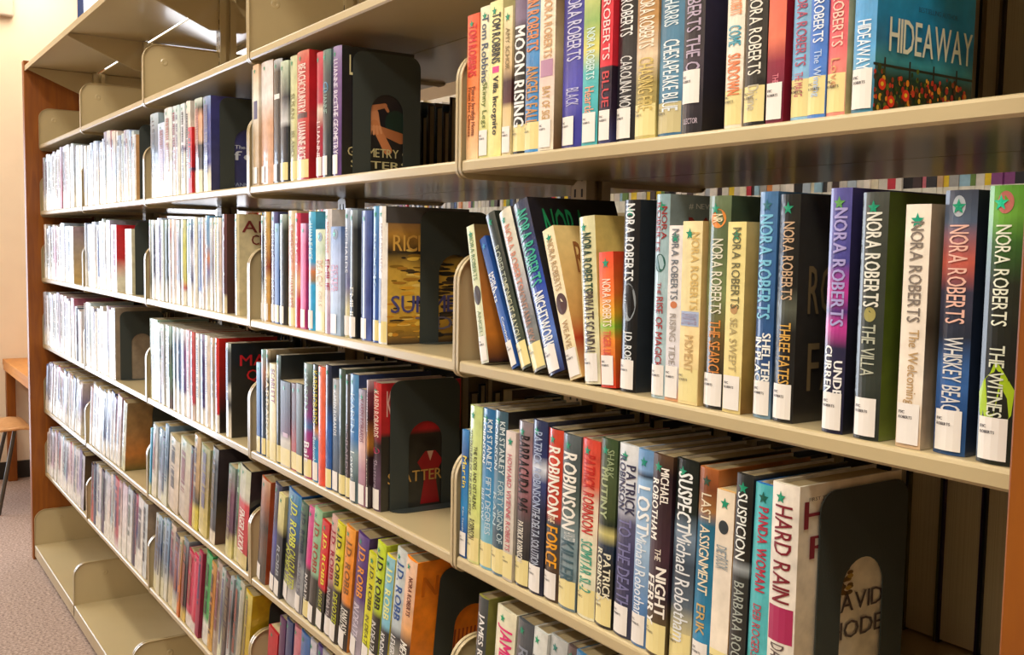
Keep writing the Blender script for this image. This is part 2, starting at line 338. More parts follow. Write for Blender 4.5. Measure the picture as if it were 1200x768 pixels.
BOOKS=json.loads(r'''[[1,"B",-0.9039,0.032,0.208,0.0,0.0,"p","E4572F,F07A45@.3,F68E52@.6,F5B27C,F3D0A0","","","0A8F6A","TOM ROBBINS|.07|.43|.2|.8|D8262E|b;Fierce Invalids Home|.5|.84|.52|.78|7A3A12|b;From Hot Climates|.5|.84|.2|.44|9A4A18|b","orange paperback","",0.135],
[1,"B",-0.8714,0.0261,0.214,0.0,0.0,"p","EDE6C8,E4DFB0@.5,D9D68A@.8","","w","0A8F6A","Tom Robbins|.06|.5|.3|.85|3A4A6A;Skinny Legs|.5|.8|.3|.8|6A7A2A","white paperback","",0.139],
[1,"B",-0.8446,0.0329,0.2159,0.0,0.0,"p","EFE6A6,F2E6A0@.5,EEDD8C","","","0A8F6A","TOM ROBBINS|.08|.4|.3|.85|2A3038|b;Villa Incognito|.48|.86|.3|.75|2A2A2A|b;#|.42|.46|.3|.8|D84890","pale yellow paperback","",0.14],
[1,"B",-0.8103,0.0216,0.2026,0.0,0.0,"p","EADFB0,D8B98A@.4,4A2A2A@.5,5A3030@.64,D9BE8A@.68,E8D8A8","","w","0A8F6A","AMY SCHOR|.14|.42|.35|.75|8A7A50","thin cream and brown paperback","",0.132],
[1,"B",-0.788,0.0327,0.226,0.0,0.0,"h","6A5A78,7C6A86@.2,2A2830@.26,17181C@.6,1C1C20@.8","","y","0A8F6A","MOON RISING|.24|.84|.25|.85|F2F2F2|b","black hardcover with purple top","",0.146],
[1,"B",-0.754,0.0357,0.228,0.0,0.0,"h","C8A070,4A90C8@.2,3E88C8@.6,4A98D8","","y","0A8F6A","ANN ROBERTS|.05|.42|.2|.85|D88A5A|b;ANGELS FALL|.5|.84|.2|.85|C8925A|b","bright blue and orange hardcover","",0.147],
[1,"B",-0.7177,0.0336,0.216,0.0,0.0,"p","EFE2D0,ECDCC0@.4,E4C8C0@.5,F0E4CC","7A5A3A,C8B48A@.4,6A4A30","w","0A8F6A","NORA ROBERTS|.08|.45|.35|.8|D0A070;BAY OF SIGHS|.62|.85|.3|.75|C8A060;#|.46|.56|.1|.9|B88AA8","cream paperback with mauve patch","",0.14],
[1,"B",-0.6759,0.049,0.24,0.0,0.0,"h","3A3A98,3C3CA0@0.455,4848B8@0.689,2E2E88","","w","B8B8D0","NORA ROBERTS|0.184|0.548|.3|.8|C8C8E8;BLACK|0.689|0.782|.3|.75|B8B8E0","indigo hardcover","",0.155],
[1,"B",-0.6258,0.031,0.212,0.0,0.0,"p","E8DC88,8CB060@0.288,D8D070@0.455,58B8B8@0.581,48B0B8@0.749","2A3A20,5A6A30","w","0A8F6A","NORA ROBERTS|0.330|0.623|.3|.75|D8F0F0;Heartland|0.665|0.874|.25|.75|F0A080","yellow and turquoise paperback","",0.137],
[1,"B",-0.5917,0.0226,0.2,0.0,0.0,"p","D82838,E02A3C@0.538,281828@0.546,30203A@0.829,3A3A70","","w","0A8F6A","ROBERTS|0.147|0.504|.3|.8|F0D0D0;BLUE|0.572|0.786|.3|.8|C84048","red and dark blue paperback","",0.13],
[1,"B",-0.5672,0.0349,0.232,0.0,0.0,"h","141418,1C1C22@0.499,2A2A34@0.642,101014","","w","0A8F6A","ROBERTS|0.284|0.470|.25|.8|E8E8E8;CAROLINA MOON|0.570|0.885|.3|.8|D8D8D8","black hardcover with white title","",0.15],
[1,"B",-0.5294,0.0359,0.232,0.0,0.0,"h","D0A070,B88A50@0.418,E8D0B0@0.589,9A8A50@0.726,C8B870","","y","5A9A78","NORA ROBERTS|0.288|0.555|.25|.85|F6EEDC;CHASING FIRE|0.603|0.863|.25|.85|D8C070","tan and gold hardcover","",0.15],
[1,"B",-0.4917,0.0387,0.236,0.0,0.0,"h","3A6A88,4A80A0@0.550,5A90B0@0.711,3A6A90","","t","0A8F6A","HARRIS|0.361|0.486|.3|.8|D8E8F0;CHESAPEAKE BLUE|0.550|0.884|.3|.85|E8F0F4","steel blue hardcover with tan label","",0.152],
[1,"B",-0.4508,0.0317,0.24,0.0,0.0,"h","1C1A22,2A2430@0.610,3A3040@0.670,1A1820","3A4A40,2A2A48@.3,14141A","w+","0A8F6A","ROBERTS THE CO|0.324|0.760|.3|.85|B8A8C0;LLECTOR|0.916|0.958|.25|.8|C8B8C8|s","dark purple hardcover with raised label","",0.155],
[1,"B",-0.3859,0.0243,0.232,0.0,0.0,"h","F6EEDC,F8F0E0@0.660,F4E4D0","F0D8B8","c","0A8F6A","ROBERTS|0.427|0.501|.3|.85|F0A070|b;COME|0.547|0.637|.25|.85|48A0B8|b;SUNDOWN|0.671|0.853|.25|.85|F08858|b","white hardcover with orange title","",0.15],
[1,"B",-0.3564,0.0281,0.225,0.0,0.0,"h","101012,181818@0.720,141414@0.916","","y","0A8F6A","NORA ROBERTS|0.412|0.776|.28|.8|E8E4D8;Divine|0.821|0.933|.3|.75|C8C0A8","black hardcover with yellow label","",0.146],
[1,"B",-0.3269,0.0221,0.222,0.0,0.0,"p","D84850,E8785A@0.620,8A2038@0.729,781A38@0.837","B82030,7A1428","w","0A8F6A","THE|0.783|0.827|.4|.7|E08090;EVIL|0.837|0.892|.4|.7|E08090","crimson paperback","",0.144],
[1,"B",-0.2977,0.0217,0.224,0.0,0.0,"h","90C0E0,7CB4DC@0.744,90C0E0@0.898","","y","0A8F6A","NORA ROBERTS|0.436|0.769|.3|.8|B0506A;THE MACG|0.795|0.898|.3|.7|C86A78","sky blue hardcover","",0.145],
[1,"B",-0.2751,0.0206,0.224,0.0,0.0,"h","4A80D0,3E78D0@0.704,5088D8","","y","0A8F6A","ROBERTS|0.505|0.684|.3|.8|E8F0FA;The Winning|0.714|0.911|.3|.75|B8D0F0","cobalt blue hardcover","",0.145],
[1,"B",-0.2539,0.021,0.222,0.0,0.0,"h","D84860,E86870@0.712,E89080@0.856","4A98A8,D8D8B0@.6,E8D8A0","y","0A8F6A","ROBERTS|0.494|0.712|.3|.8|F0C8B8;Love|0.760|0.880|.3|.7|D8A070","coral pink hardcover","",0.144],
[1,"B",-0.2254,0.0237,0.238,0.0,0.0,"h","4898D8,58A8E0@0.746,6AB0D8@0.830,3A80A0@0.894","1E7CB8,2A98C8@.5,2090C8@.62,1E78A8@.72,3A98A8@.8,2A6060@.84,1C3A2C@.86,24301C","w","0A8F6A","HIDEAWAY|0.652|0.839|.28|.8|EAF4FA","blue hardcover with seaside flower cover","hide",0.154],
[1,"C",-0.8501,0.0205,0.2042,0.0,-13.4,"p","DCE0B8,D8DCB0@.5,E0E4D0","5A4A2A,B87030@.5,C87828@.8,2A1818","w","0A8F6A","NORA ROBERTS|.07|.4|.3|.75|6A8A50;ANGELS|.62|.82|.3|.7|8A9A70;@|.44|.58|.05|.95|3A2A20","pale green paperback leaning left","",0.133],
[1,"C",-0.7756,0.0159,0.2015,0.0,-27.0,"p","1E4A98,2A5AA8@.3,2858A8@.7","","w","3A90C8","NORA|.28|.42|.55|.95|F0F4FA|b;ROBERTS|.28|.5|.05|.45|F0F4FA|b;Convincing|.62|.84|.3|.7|E8ECF0","small royal blue paperback leaning left","",0.131],
[1,"C",-0.7532,0.0245,0.2348,0.0,-25.3,"h","3A4240,2A3230@.4,3A4438@.6,485040","1C2420","y","0A8F6A","ROBERTS|.22|.45|.3|.75|A8B0A0;MIDNIGHT BAYOU|.45|.82|.3|.75|C8C8A8","dark grey green hardcover leaning left","",0.152],
[1,"C",-0.7231,0.0305,0.2349,0.0,-23.4,"h","E0DCC8,D0D0C8@.3,A8A8B0@.5,787C80@.7,8A8A80","3A3A40","y","0A8F6A","NORA ROBERTS|.1|.5|.3|.75|D89078;MONTANA SKY|.5|.83|.3|.75|B89080","cream and grey hardcover leaning left","",0.152],
[1,"C",-0.685,0.0349,0.2443,0.0,-22.5,"h","3A4058,2A3868@.25,2A48A8@.5,5878C0@.8,20285A","14141E,1A1A26","w","0A8F6A","NORA ROBERTS|.06|.5|.2|.85|3AA890|b;NIGHTWORK|.54|.86|.25|.8|E8ECF2|b","navy hardcover leaning left","green",0.157],
[1,"C",-0.6425,0.0253,0.2036,0.0,-19.7,"p","EFE0B8,F0E2BC@.5,EAD8A8","E0C888,C89858@.6,A83820@.75,D8B070","w","0A8F6A","NORA ROBERTS|.08|.42|.3|.75|B89868;WEAVES|.62|.82|.3|.7|B89868;@|.44|.58|.05|.95|4A2418","cream paperback with brown disc","rr",0.132],
[1,"C",-0.6118,0.0312,0.2099,0.0,-5.6,"h","E0DCB0,DCD8A8@.5,E4DFC0","D8C070,C8B060","w","0A8F6A","NORA ROBERTS|.1|.45|.28|.8|2A4A3A|b;PRIVATE SCANDALS|.45|.84|.28|.8|4A4040|b","ivory hardcover","",0.136],
[1,"C",-0.578,0.0276,0.1661,0.0,-3.9,"p","E84A28,F07830@.3,E8B030@.45,88B838@.55,E88A30@.65,D83820","","w","0A8F6A","NORA ROBERTS|.2|.55|.3|.8|FAE8D0;TIGER LILY|.58|.8|.3|.75|D85030","small red orange paperback","",0.109],
[1,"C",-0.5462,0.0282,0.2286,0.0,0.0,"h","101010,16181A@.4,141414","20262E,242A32","w","0A8F6A","NORA ROBERTS|.02|.42|.2|.8|E4E8EA|b;J.D. ROBB|.68|.86|.25|.8|E0E4E6|b;@|.43|.63|.08|.92|8A9298;Remember|.45|.61|.55|.8|2A2A2A;When|.48|.58|.25|.48|2A2A2A","black hardcover with oval emblem","",0.148],
[1,"C",-0.488,0.0225,0.2333,0.0,0.0,"h","8AA8B0,A8C4CC@.4,B4CCD4","7C8C90,8A9A9C","w","0A8F6A","NORA|.06|.22|.55|.9|9A3030;ROBERTS|.04|.28|.1|.5|9A3030;@|.29|.38|.1|.85|205850;THE|.43|.49|.35|.65|A04040;RISE OF MAGICK|.5|.85|.3|.8|A83838","pale blue grey hardcover","ny",0.151],
[1,"C",-0.4649,0.0224,0.1977,0.0,0.0,"p","E8E0DC,E4E0E0@.5,DCD8E0@.9,E0A070","","w","0A8F6A","NORA ROBERTS|.02|.42|.3|.75|687078;RISING TIDES|.5|.82|.3|.7|A8A098;@|.43|.47|.25|.75|C87848","whitish paperback","",0.129],
[1,"C",-0.4396,0.0304,0.2021,0.0,0.0,"p","ECDCA8,E8D8A0@.4,F0D8A0@.6,E8D498","D8B878","c","0A8F6A","NORA ROBERTS|.06|.48|.5|.9|D8B870;SAVOR THE|.5|.56|.1|.9|A89AB0;MOMENT|.62|.82|.3|.75|C8A870;#|.49|.57|.05|.95|A8B8D8","sandy yellow paperback","",0.131],
[1,"C",-0.4053,0.0321,0.2286,0.0,0.0,"h","6A7A58,5A6A48@.2,788858@.45,6A5830@.65,2A2820@.85","405038,303A30@.4,28302A","w","0A8F6A","@|.06|.15|.2|.85|E08838;NR|.085|.125|.3|.75|F4E8C0;NORA ROBERTS|.2|.55|.3|.8|E4E0CC;THE SEARCH|.58|.85|.3|.8|D88A40","olive green hardcover with orange disc","",0.148],
[1,"C",-0.3717,0.0255,0.2006,0.0,0.0,"p","E8D890,ECDC98@.5,E8D490","D8C480,B89850@.8,8A6838","w","0A8F6A","NORA ROBERTS|.03|.45|.35|.75|6A6848;SEA SWEPT|.5|.78|.35|.7|B0A070;@|.43|.48|.3|.7|B89060","butter yellow paperback","f",0.13],
[1,"C",-0.3328,0.0231,0.2306,0.0,0.0,"h","4A78A8,3A68A0@.3,2E5890@.6,2A4878@.75,7898B0","","w","2A6A78","NORA ROBERTS|.1|.56|.15|.8|78C0E0|b;SHELTER|.62|.84|.55|.9|F4F4F0|b;IN PLACE|.64|.86|.08|.45|F4F4F0|b","blue hardcover with white title","",0.149],
[1,"C",-0.3064,0.0253,0.2271,0.0,0.0,"h","1C1C18,141412@.4,585C50@.5,1A1A18@.6,202020","30302C,3A3834@.4,2A2622","w","0A8F6A","NORA ROBERTS|.12|.46|.35|.8|C8A888;THREE FATES|.56|.83|.35|.8|D8A850","black hardcover with bronze lettering","fates",0.147],
[1,"C",-0.2411,0.0239,0.2304,0.0,0.0,"h","5A58A0,4A4898@.3,C03898@.42,4A3078@.5,D040A0@.56,2A2848@.65,20203A","3C3870,242038@.6,18182A","w","5A9A50","NORA ROBERTS|.08|.56|.35|.85|A8A0D8|b;UNDER|.7|.88|.6|.9|F4F4F4|b;CURRENTS|.64|.9|.12|.45|F4F4F4|b","violet hardcover with pink streaks","",0.149],
[1,"C",-0.2055,0.0274,0.2252,0.0,0.0,"h","4A4E48,3A4038@.3,343C34@.6,2A302A","4A5A20,5A7020@.5,687A28","w","0A8F6A","NORA ROBERTS|.08|.46|.3|.8|E4E4D8|b;THE VILLA|.53|.74|.3|.75|B8BCA8;@|.46|.52|.3|.75|A09858","charcoal hardcover with olive side","",0.146],
[1,"C",-0.159,0.0244,0.2132,0.0,0.0,"p","EFE4D4,ECE0D0@.4,F0E4D4@.8,D8B890","B8A890,5A5040@.5,C8B8A0","w","0A9A7A","NORA ROBERTS|.07|.48|.3|.75|7A7068;The Welcoming|.51|.82|.3|.75|B89868","narrow off white paperback","",0.138],
[1,"C",-0.1265,0.0295,0.2243,0.0,0.0,"h","3A4050,506078@.12,C86050@.27,3A3A50@.38,283040@.55,3A68A8@.68,2A5898@.8,204878","282E3A,2A3A58@.7","w","0A8F6A","NORA ROBERTS|.13|.5|.3|.8|E8B8A8;WHISKEY BEACH|.55|.86|.3|.8|D8D8D8;@|.02|.1|.3|.7|A8B0B8","dark hardcover with sunset sea picture","",0.145],
[1,"C",-0.0851,0.03,0.2264,0.0,0.0,"h","5A9A30,6AA838@.1,3A6828@.2,22281A@.35,1A1C18@.62,1E241A@.9","3C5828,1C2418@.5","w","10C090","NORA ROBERTS|.14|.5|.3|.75|E8ECD8;THE WITNESS|.57|.85|.3|.75|D8DCC8;L|.62|.9|0|1|A8C820;@|.02|.1|.3|.75|B86A60","green and black hardcover with leaf","",0.146],
[1,"D",-0.9039,0.0191,0.1954,0.0,1.2,"p","2A78B8,1A5090@.2,0A2038@.21,1E68B0@.26,2A88C8@.6,1A58A0@.8","","w","","Martin|.2|.45|.3|.8|E8D040;Kim Stanley|.6|.82|.3|.6|C8D8E8","small blue paperback","",0.127],
[1,"D",-0.8843,0.0333,0.2356,0.0,1.2,"h","C8DC90,D8E898@.3,D0E080@.6,DCDC90@.8","","y","0A8F6A","ADVENTURES OF THE NEW CUISINE|.15|.7|.2|.42|3A3A30;THE RODS AND DETAILING|.25|.65|.58|.78|3A3A30;ROBINSON|.72|.85|.25|.7|3A3A30","lime green hardcover","",0.152],
[1,"D",-0.85,0.0321,0.2361,0.0,1.2,"h","2A6AA0,3A80B8@.3,4A98C8@.6,78B8D0@.8","","y","0A8F6A","KIM STANLEY|.06|.38|.58|.9|E0ECF4;ROBINSON|.06|.34|.12|.45|F0F6FA|b;FIFTY DEGREES|.42|.78|.55|.9|C8DCE8;BELOW|.5|.7|.1|.45|C8DCE8","blue hardcover with pale lettering","",0.152],
[1,"D",-0.8169,0.0329,0.2382,0.0,1.2,"h","3A5868,486878@.3,5890B0@.55,2A4858@.75,5A7888","181818","y","0A8F6A","KIM STANLEY|.06|.38|.58|.9|D8E4E8;ROBINSON|.06|.36|.12|.45|D8E4E8;FORTY SIGNS OF|.42|.8|.55|.9|B8CCD4;RAIN|.5|.7|.1|.45|B8CCD4","slate blue hardcover","",0.154],
[1,"D",-0.783,0.0243,0.2132,0.0,1.2,"p","D8C8C0,D8D0C8@.4,C8C0B0","","y","0A8F6A","HOWARD VIVIENNE ROBERTS|.15|.8|.3|.7|C05868","thin pinkish white paperback","",0.138],
[1,"D",-0.7578,0.0334,0.2315,0.0,1.2,"h","888084,A87078@.3,785058@.5,4A4448@.6,28282C@.8","","y","0A8F6A","BARRACUDA 945|.08|.54|.25|.85|1A1418|b;PATRICK ROBINSON|.6|.85|.3|.65|E8E4D8|b","grey and red hardcover","",0.15],
[1,"D",-0.7236,0.0329,0.2382,0.0,1.2,"h","2A3458,28366A@.2,E0E8F4@.27,3A4880@.35,202848@.5,D8E0EC@.46,182038@.7","","w","0A8F6A","PATRICK ROBINSON|.06|.5|.3|.75|A8B8D8;THE DELTA SOLUTION|.5|.84|.3|.75|B8C4D8","dark navy hardcover with white glow","",0.154],
[1,"D",-0.6898,0.0324,0.2322,0.0,1.2,"h","D04830,C83820@.3,B84030@.5,3A4850@.55,4A3828@.8","2A2A2A","w","0A8F6A","ROBINSON|.1|.5|.2|.85|F4EFE4|b;THE|.5|.54|.3|.7|F0E0C0;FORCE|.56|.8|.2|.85|E8A020|b","orange red hardcover","",0.15],
[1,"D",-0.6557,0.0366,0.2304,0.0,1.2,"h","5A6468,485458@.2,50605C@.4,8098A0@.6,687C84","","y","0A8F6A","ROBINSON|.1|.54|.2|.85|F0ECE4|b;HUNTER|.55|.6|.4|.9|D8DCDC;KILLER|.6|.84|.2|.85|40606C|b","grey hardcover with large white name","",0.149],
[1,"D",-0.6168,0.0356,0.2303,0.0,1.2,"h","D84838,E06048@.25,ECD8C0@.35,E8E4C8@.7","D05040,402020","y","0A8F6A","PATRICK ROBINSON|.08|.52|.25|.8|C02820|b;SCIMITAR SL-2|.56|.85|.25|.8|48A088|b","cream hardcover with red lettering","",0.149],
[1,"D",-0.579,0.0311,0.2375,0.0,1.2,"h","3A5030,485838@.2,3A4828@.4,182820@.45,C8C078@.5,1A3048@.56,101818@.7,2A2820","","y","0A8F6A","SHARK|.05|.2|.55|.9|98A880;MUTINY|.15|.42|.2|.65|A8B488|b;PATRICK|.6|.85|.55|.92|E4E0C8|b;ROBINSON|.58|.88|.12|.48|E4E0C8|b","forest green and black hardcover","",0.153],
[1,"D",-0.5444,0.0351,0.2367,0.0,1.2,"h","E4E8EC,D8DCE8@.3,585878@.4,383860@.6,28304A","","w","0A8F6A","PATRICK|.1|.36|.55|.9|3A3A58|b;ROBINSON|.06|.34|.12|.45|3A3A58|b;TO THE DEATH|.38|.85|.25|.8|7878A8","white and navy hardcover","",0.153],
[1,"D",-0.508,0.0276,0.2364,0.0,1.2,"h","6A98C8,78A0D0@.1,1A2A40@.13,88B0D8@.15,A8C8E8@.5,5080B8@.8","","w","0A8A78","LOST|.18|.42|.25|.9|F8FAFC|b;Michael Robotham|.42|.86|.25|.8|E8F0F8","light blue hardcover with LOST title","",0.153],
[1,"D",-0.4788,0.0331,0.2365,0.0,1.2,"h","58402A,2A1A20@.1,3A2030@.5,2A1828@.7,584828@.85","","y","0A8F6A","MICHAEL|.06|.24|.55|.9|F4F0E8|b;ROBOTHAM|.12|.42|.1|.48|F4F0E8|b;THE|.46|.52|.4|.7|E8E0D0;NIGHT|.55|.8|.5|.95|F8F4EC|b;FERRY|.6|.85|.05|.45|F8F4EC|b","dark plum hardcover","",0.153],
[1,"D",-0.4439,0.0343,0.2373,0.0,1.2,"h","141C18,182420@.25,7890A8@.36,3A4858@.5,586878@.7,D8CC98@.85","","y","0A8F6A","SUSPECT|.06|.34|.25|.8|F0F4F4|b;Michael Robotham|.34|.88|.3|.85|E4E8EC","black and blue hardcover with green star","",0.153],
[1,"D",-0.4075,0.0278,0.2342,0.0,1.2,"h","A86030,7A4020@.1,A07040@.2,1A6888@.27,1A78A0@.6,2088B8@.8","B87038,7A4828","w","2A4A38","LAST ASSIGNMENT|.12|.6|.3|.75|E8DCC0;ERIK|.65|.8|.3|.7|C8A868","teal and brown hardcover","",0.151],
[1,"D",-0.3781,0.0261,0.2153,0.0,1.2,"p","E8D8C0,E4D8C8@.4,F0E4D0@.8","D8A868","c","0A8F6A","DIET|.28|.34|.2|.7|8A98A0;BOOK|.34|.4|.2|.8|8A98A0;@|.15|.22|.2|.75|2A3438","short cream paperback","",0.14],
[1,"D",-0.3504,0.0231,0.2383,0.0,1.2,"h","282A28,141614@.2,1A1C1A@.38,98A0A4@.42,2A2E2E@.46,1E2220@.9","","","0A8F6A","SUSPICION|.08|.38|.25|.75|E8ECE8;BARBARA ROGAN|.48|.9|.3|.8|A8B0A8","black hardcover with grey band","",0.154],
[1,"D",-0.3254,0.0274,0.2336,0.0,1.2,"h","48B0B8,58C0C8@.3,50B8C0@.75,3A7828@.85,C8B830@.95","2A78C8,205890","","0A5848","PANDA WOMAN|.1|.48|.35|.75|B83048|b;DEB ROGERS|.54|.78|.3|.65|B84050","turquoise hardcover","",0.151],
[1,"D",-0.2957,0.034,0.2402,0.0,0.0,"h","ECE4D8,E8E0D4@.5,E4DCCC","E8E0CC,DCD0B8@.5,D0C0A8","","0A8F6A","HARD RAIN|.09|.5|.25|.8|7A1A2A;DAVID RHODES|.68|.97|.25|.7|5A4A48;#|.52|.67|.05|.95|A82858","white hardcover with maroon lettering","hard",0.165],
[1,"E",-0.8735,0.0264,0.25,0.0,5.0,"h","3A4448,303A3E@.5,C83040@.6","8A8A40,2A2A20","w","","JAMES ROLLINS|.1|.6|.3|.8|F0F0F0|b","dark grey hardcover with red lower half","",0.161],
[1,"E",-0.821,0.0486,0.25,0.0,5.0,"h","E8E4C8,ECE8D0@.6","","w","08A070","JAMES ROLLINS|.1|.7|.2|.85|E02878|b","cream hardcover with hot pink name","",0.161],
[1,"E",-0.7647,0.0369,0.25,0.0,5.0,"h","485058,3A4450","","w","0A8F6A","ROLLINS|.15|.6|.3|.8|8890A0","dull slate hardcover","",0.161],
[1,"E",-0.7244,0.031,0.25,0.0,5.0,"h","DCE0DC,E4E4E0","","w","08A070","ROLLINS|.15|.6|.2|.85|2A2A2A|b","white hardcover with black name","",0.161],
[1,"E",-0.6921,0.0369,0.25,0.0,5.0,"h","B8BCBC,A8B0B0","","w","1A7870","JAMES|.12|.4|.55|.9|1A1A1A|b;ROLLINS|.12|.5|.1|.5|1A1A1A|b","silver grey hardcover","",0.161],
[1,"E",-0.6532,0.0203,0.25,0.0,5.0,"h","584848,483840","","w","0A8F6A","ROLLINS|.15|.6|.3|.8|A88088","dark brown hardcover","",0.161],
[1,"E",-0.6306,0.0364,0.25,0.0,5.0,"h","3A78A8,2A6898","","w","18A098","JAMES ROLLINS|.1|.6|.2|.8|68C8D0","ocean blue hardcover","",0.161],
[1,"E",-0.5917,0.0391,0.25,0.0,5.0,"h","1E1E22,282828","","w","0A8F6A","ROLLINS|.15|.6|.2|.8|C8C8C8","black hardcover low in view","",0.161],
[1,"E",-0.5509,0.0324,0.25,0.0,5.0,"h","B8A878,C8B888","","w","0A8F6A","ROLLINS|.15|.6|.2|.8|3A3A3A","tan hardcover low in view","",0.161],
[2,"B",-1.8183,-0.0005,0.2538,0.0,0.0,"p","D8E0E0,E8E8E0@.6","","c","0A8F6A","","thin whitish paperback","",0.163],
[2,"B",-1.8183,0.036,0.262,0.0,0.0,"p","D8B088,E8E4D8@.3,C8B090@.6","","w","0A8F6A","#|.3|.45|.2|.8|4A4A78","beige paperback","",0.168],
[2,"B",-1.7818,0.0723,0.262,0.0,0.0,"h","D8D0D0,E8E4E4@.3,D0A080@.5,D8A888","9A6A40,B07848","w","0A8F6A","","white and tan hardcover","",0.168],
[2,"B",-1.7078,0.0501,0.2574,0.0,0.0,"h","B8C0C8,1A1A1E@.1,141416","101014","w","0A8F6A","#|.28|.32|.2|.8|E8E8E8","black hardcover with white stripe","a",0.166],
[2,"B",-1.6562,0.0437,0.2463,0.0,0.0,"h","C8D8C0,2A3040@.3,C8CCD0@.5,182030@.55,2A3038@.75","","y","0A8F6A","","cream topped navy hardcover","",0.159],
[2,"B",-1.6095,0.0436,0.2504,0.0,0.0,"h","C8D0A8,D0D098@.4,C0C088@.8","","y","0A8F6A","SUSAN|.3|.5|.3|.7|8A8A58;ISLAND|.6|.8|.3|.7|8A8A58","olive cream hardcover","",0.161],
[2,"B",-1.5645,0.0612,0.2517,0.0,0.0,"h","C87060,C83838@.1,C02828@.5,B82430","B82028,A01C24","y","0A8F6A","BEACHCOUNTRY|.1|.48|.3|.8|F0D8D0|b;LUANNE RICE|.55|.84|.3|.8|F0D8D0|b;#|.48|.52|.1|.9|5A3030","red hardcover","",0.162],
[2,"B",-1.4739,0.0326,0.2384,0.0,0.0,"h","D05868,C02848@.2,B83050@.4,E0D0C0@.45,A82840@.6","","w","18A088","LUANNE|.55|.85|.3|.7|F0D0D0","crimson and cream hardcover","",0.154],
[2,"B",-1.44,0.0379,0.2374,0.0,0.0,"h","5A8078,3A4850@.2,2A3438@.6","","w","18B098","LUANNE|.3|.5|.3|.7|88A8A0;@|.25|.34|.2|.8|2078A8","dark teal grey hardcover","",0.153],
[2,"B",-1.3996,0.039,0.2382,0.0,0.0,"h","9A88B8,785898@.2,684A88@.6,583878","14181A,1A141E@.5,141A14","w","0A8F6A","LUANNE RICE|.1|.45|.3|.7|E0D8EC;THE GEOMETRY|.45|.83|.3|.75|E8E0F0","purple hardcover with hands cover","sisters",0.154],
[2,"C",-1.7837,0.0217,0.2307,0.0,0.0,"h","D8E0D8,2A3038@.2,28303A@.6,E0E0D8@.8","","w","0A8F6A","","thin dark and white hardcover","",0.149],
[2,"C",-1.7604,0.0334,0.2383,0.0,0.0,"h","C8A860,C89850@.3,8A3A20@.5,D0A058@.6","","w","0A8F6A","LAST HARBOR|.12|.5|.3|.7|F0E0B8;RICE|.6|.8|.3|.7|F0E0B8","mustard and rust hardcover","",0.154],
[2,"C",-1.7255,0.0384,0.2376,0.0,0.0,"h","58588A,3A3A78@.3,483868@.6,282850","","w","0A8F6A","PERFECT|.15|.5|.3|.7|A8B8E0;RICE|.6|.8|.3|.7|A8B8E0","indigo purple hardcover","",0.153],
[2,"C",-1.6856,0.0231,0.2126,0.0,0.0,"p","78A8D0,3A68B0@.4,3A60A8","","y","0A8F6A","","thin bright blue paperback","",0.138],
[2,"C",-1.6597,0.0365,0.2312,0.0,0.0,"h","A8B8B0,283028@.15,282828@.5,3A3A3A","","w","0A8F6A","#|.1|.5|.05|.35|D8E0D8","black hardcover with white edge","",0.149],
[2,"C",-1.6204,0.0448,0.238,0.0,0.0,"h","D8C8A0,DCB890@.3,D89068@.5,DCC8A0@.6,E0C898","","y","0A8F6A","SUMMERLIGHT|.12|.45|.3|.75|C87858;LUANNE RICE|.56|.84|.3|.75|C87858","peach hardcover","",0.154],
[2,"C",-1.5729,0.0289,0.2321,0.0,0.0,"h","D03858,D04060@.4,E8B890@.6,C02848@.75","","","0A8F6A","RICE|.2|.5|.3|.7|F0C8D0","pink red hardcover","",0.15],
[2,"C",-1.5401,0.0269,0.2111,0.0,0.0,"p","D090B8,C83878@.2,D03880@.7","","w","0A8F6A","","magenta paperback","",0.137],
[2,"C",-1.5094,0.0349,0.2333,0.0,0.0,"h","58B8E0,30A0D8@.2,28A0D8@.42,C87840@.5,8A7858@.58,30A8E0@.62","","w","0A8F6A","LUANNE RICE|.1|.4|.3|.75|C8ECF8","cyan hardcover with orange middle","",0.151],
[2,"C",-1.4696,0.0444,0.199,0.0,0.0,"p","C8D0A0,A8B888@.2,E0D8B0@.4,E4DCB4","","c","20C0A0","BEACH|.3|.55|.2|.75|D09848;GIRLS|.6|.75|.4|.7|C8A868;@|.03|.12|.25|.75|20302A","short moss and cream paperback","",0.129],
[2,"C",-1.4228,0.0302,0.2363,0.0,0.0,"h","E0DCDC,E4D8D8@.5,B89AB8@.9","","","0A8F6A","EMILIE|.4|.65|.3|.8|A83858;RICHARDS|.1|.35|.3|.7|E0A8A8","white hardcover with plum name","",0.152],
[2,"C",-1.3903,0.046,0.2036,0.0,0.0,"p","5878B0,A0B0D8@.3,A8B8D8@.6,90A8C0","","w","20C0A0","SISTER|.35|.6|.4|.75|C07898;CHOICE|.35|.6|.1|.38|C07898;@|.02|.12|.25|.75|182028","short periwinkle paperback","",0.132],
[2,"C",-1.3411,0.0249,0.2367,0.0,0.0,"h","B8C8E0,8898B8@.3,686898@.6,D8D0A0@.8","","w","0A8F6A","RICHARDS|.15|.5|.3|.7|E0E4F0","grey violet hardcover","",0.153],
[2,"C",-1.314,0.0316,0.2326,0.0,0.0,"h","90A0A8,282C30@.15,383C38@.5,181C1C@.7","","w","0A8F6A","EMILIE|.6|.85|.3|.7|C8C8C0","sooty black hardcover","",0.15],
[2,"C",-1.2741,0.0415,0.2309,0.0,0.0,"h","5068A8,3A4C90@.3,34458A@.7,586AB0","","w","0A8F6A","#|.1|.8|.08|.2|A8B8D8","deep blue hardcover","",0.149],
[2,"C",-1.2228,0.0243,0.2375,0.0,0.0,"h","58A0D0,4878B8@.2,3A68B0@.5,3058A8@.8","","y","0A8F6A","ROCK|.2|.6|.3|.7|A8C8E8","blue hardcover with star and yellow label","",0.153],
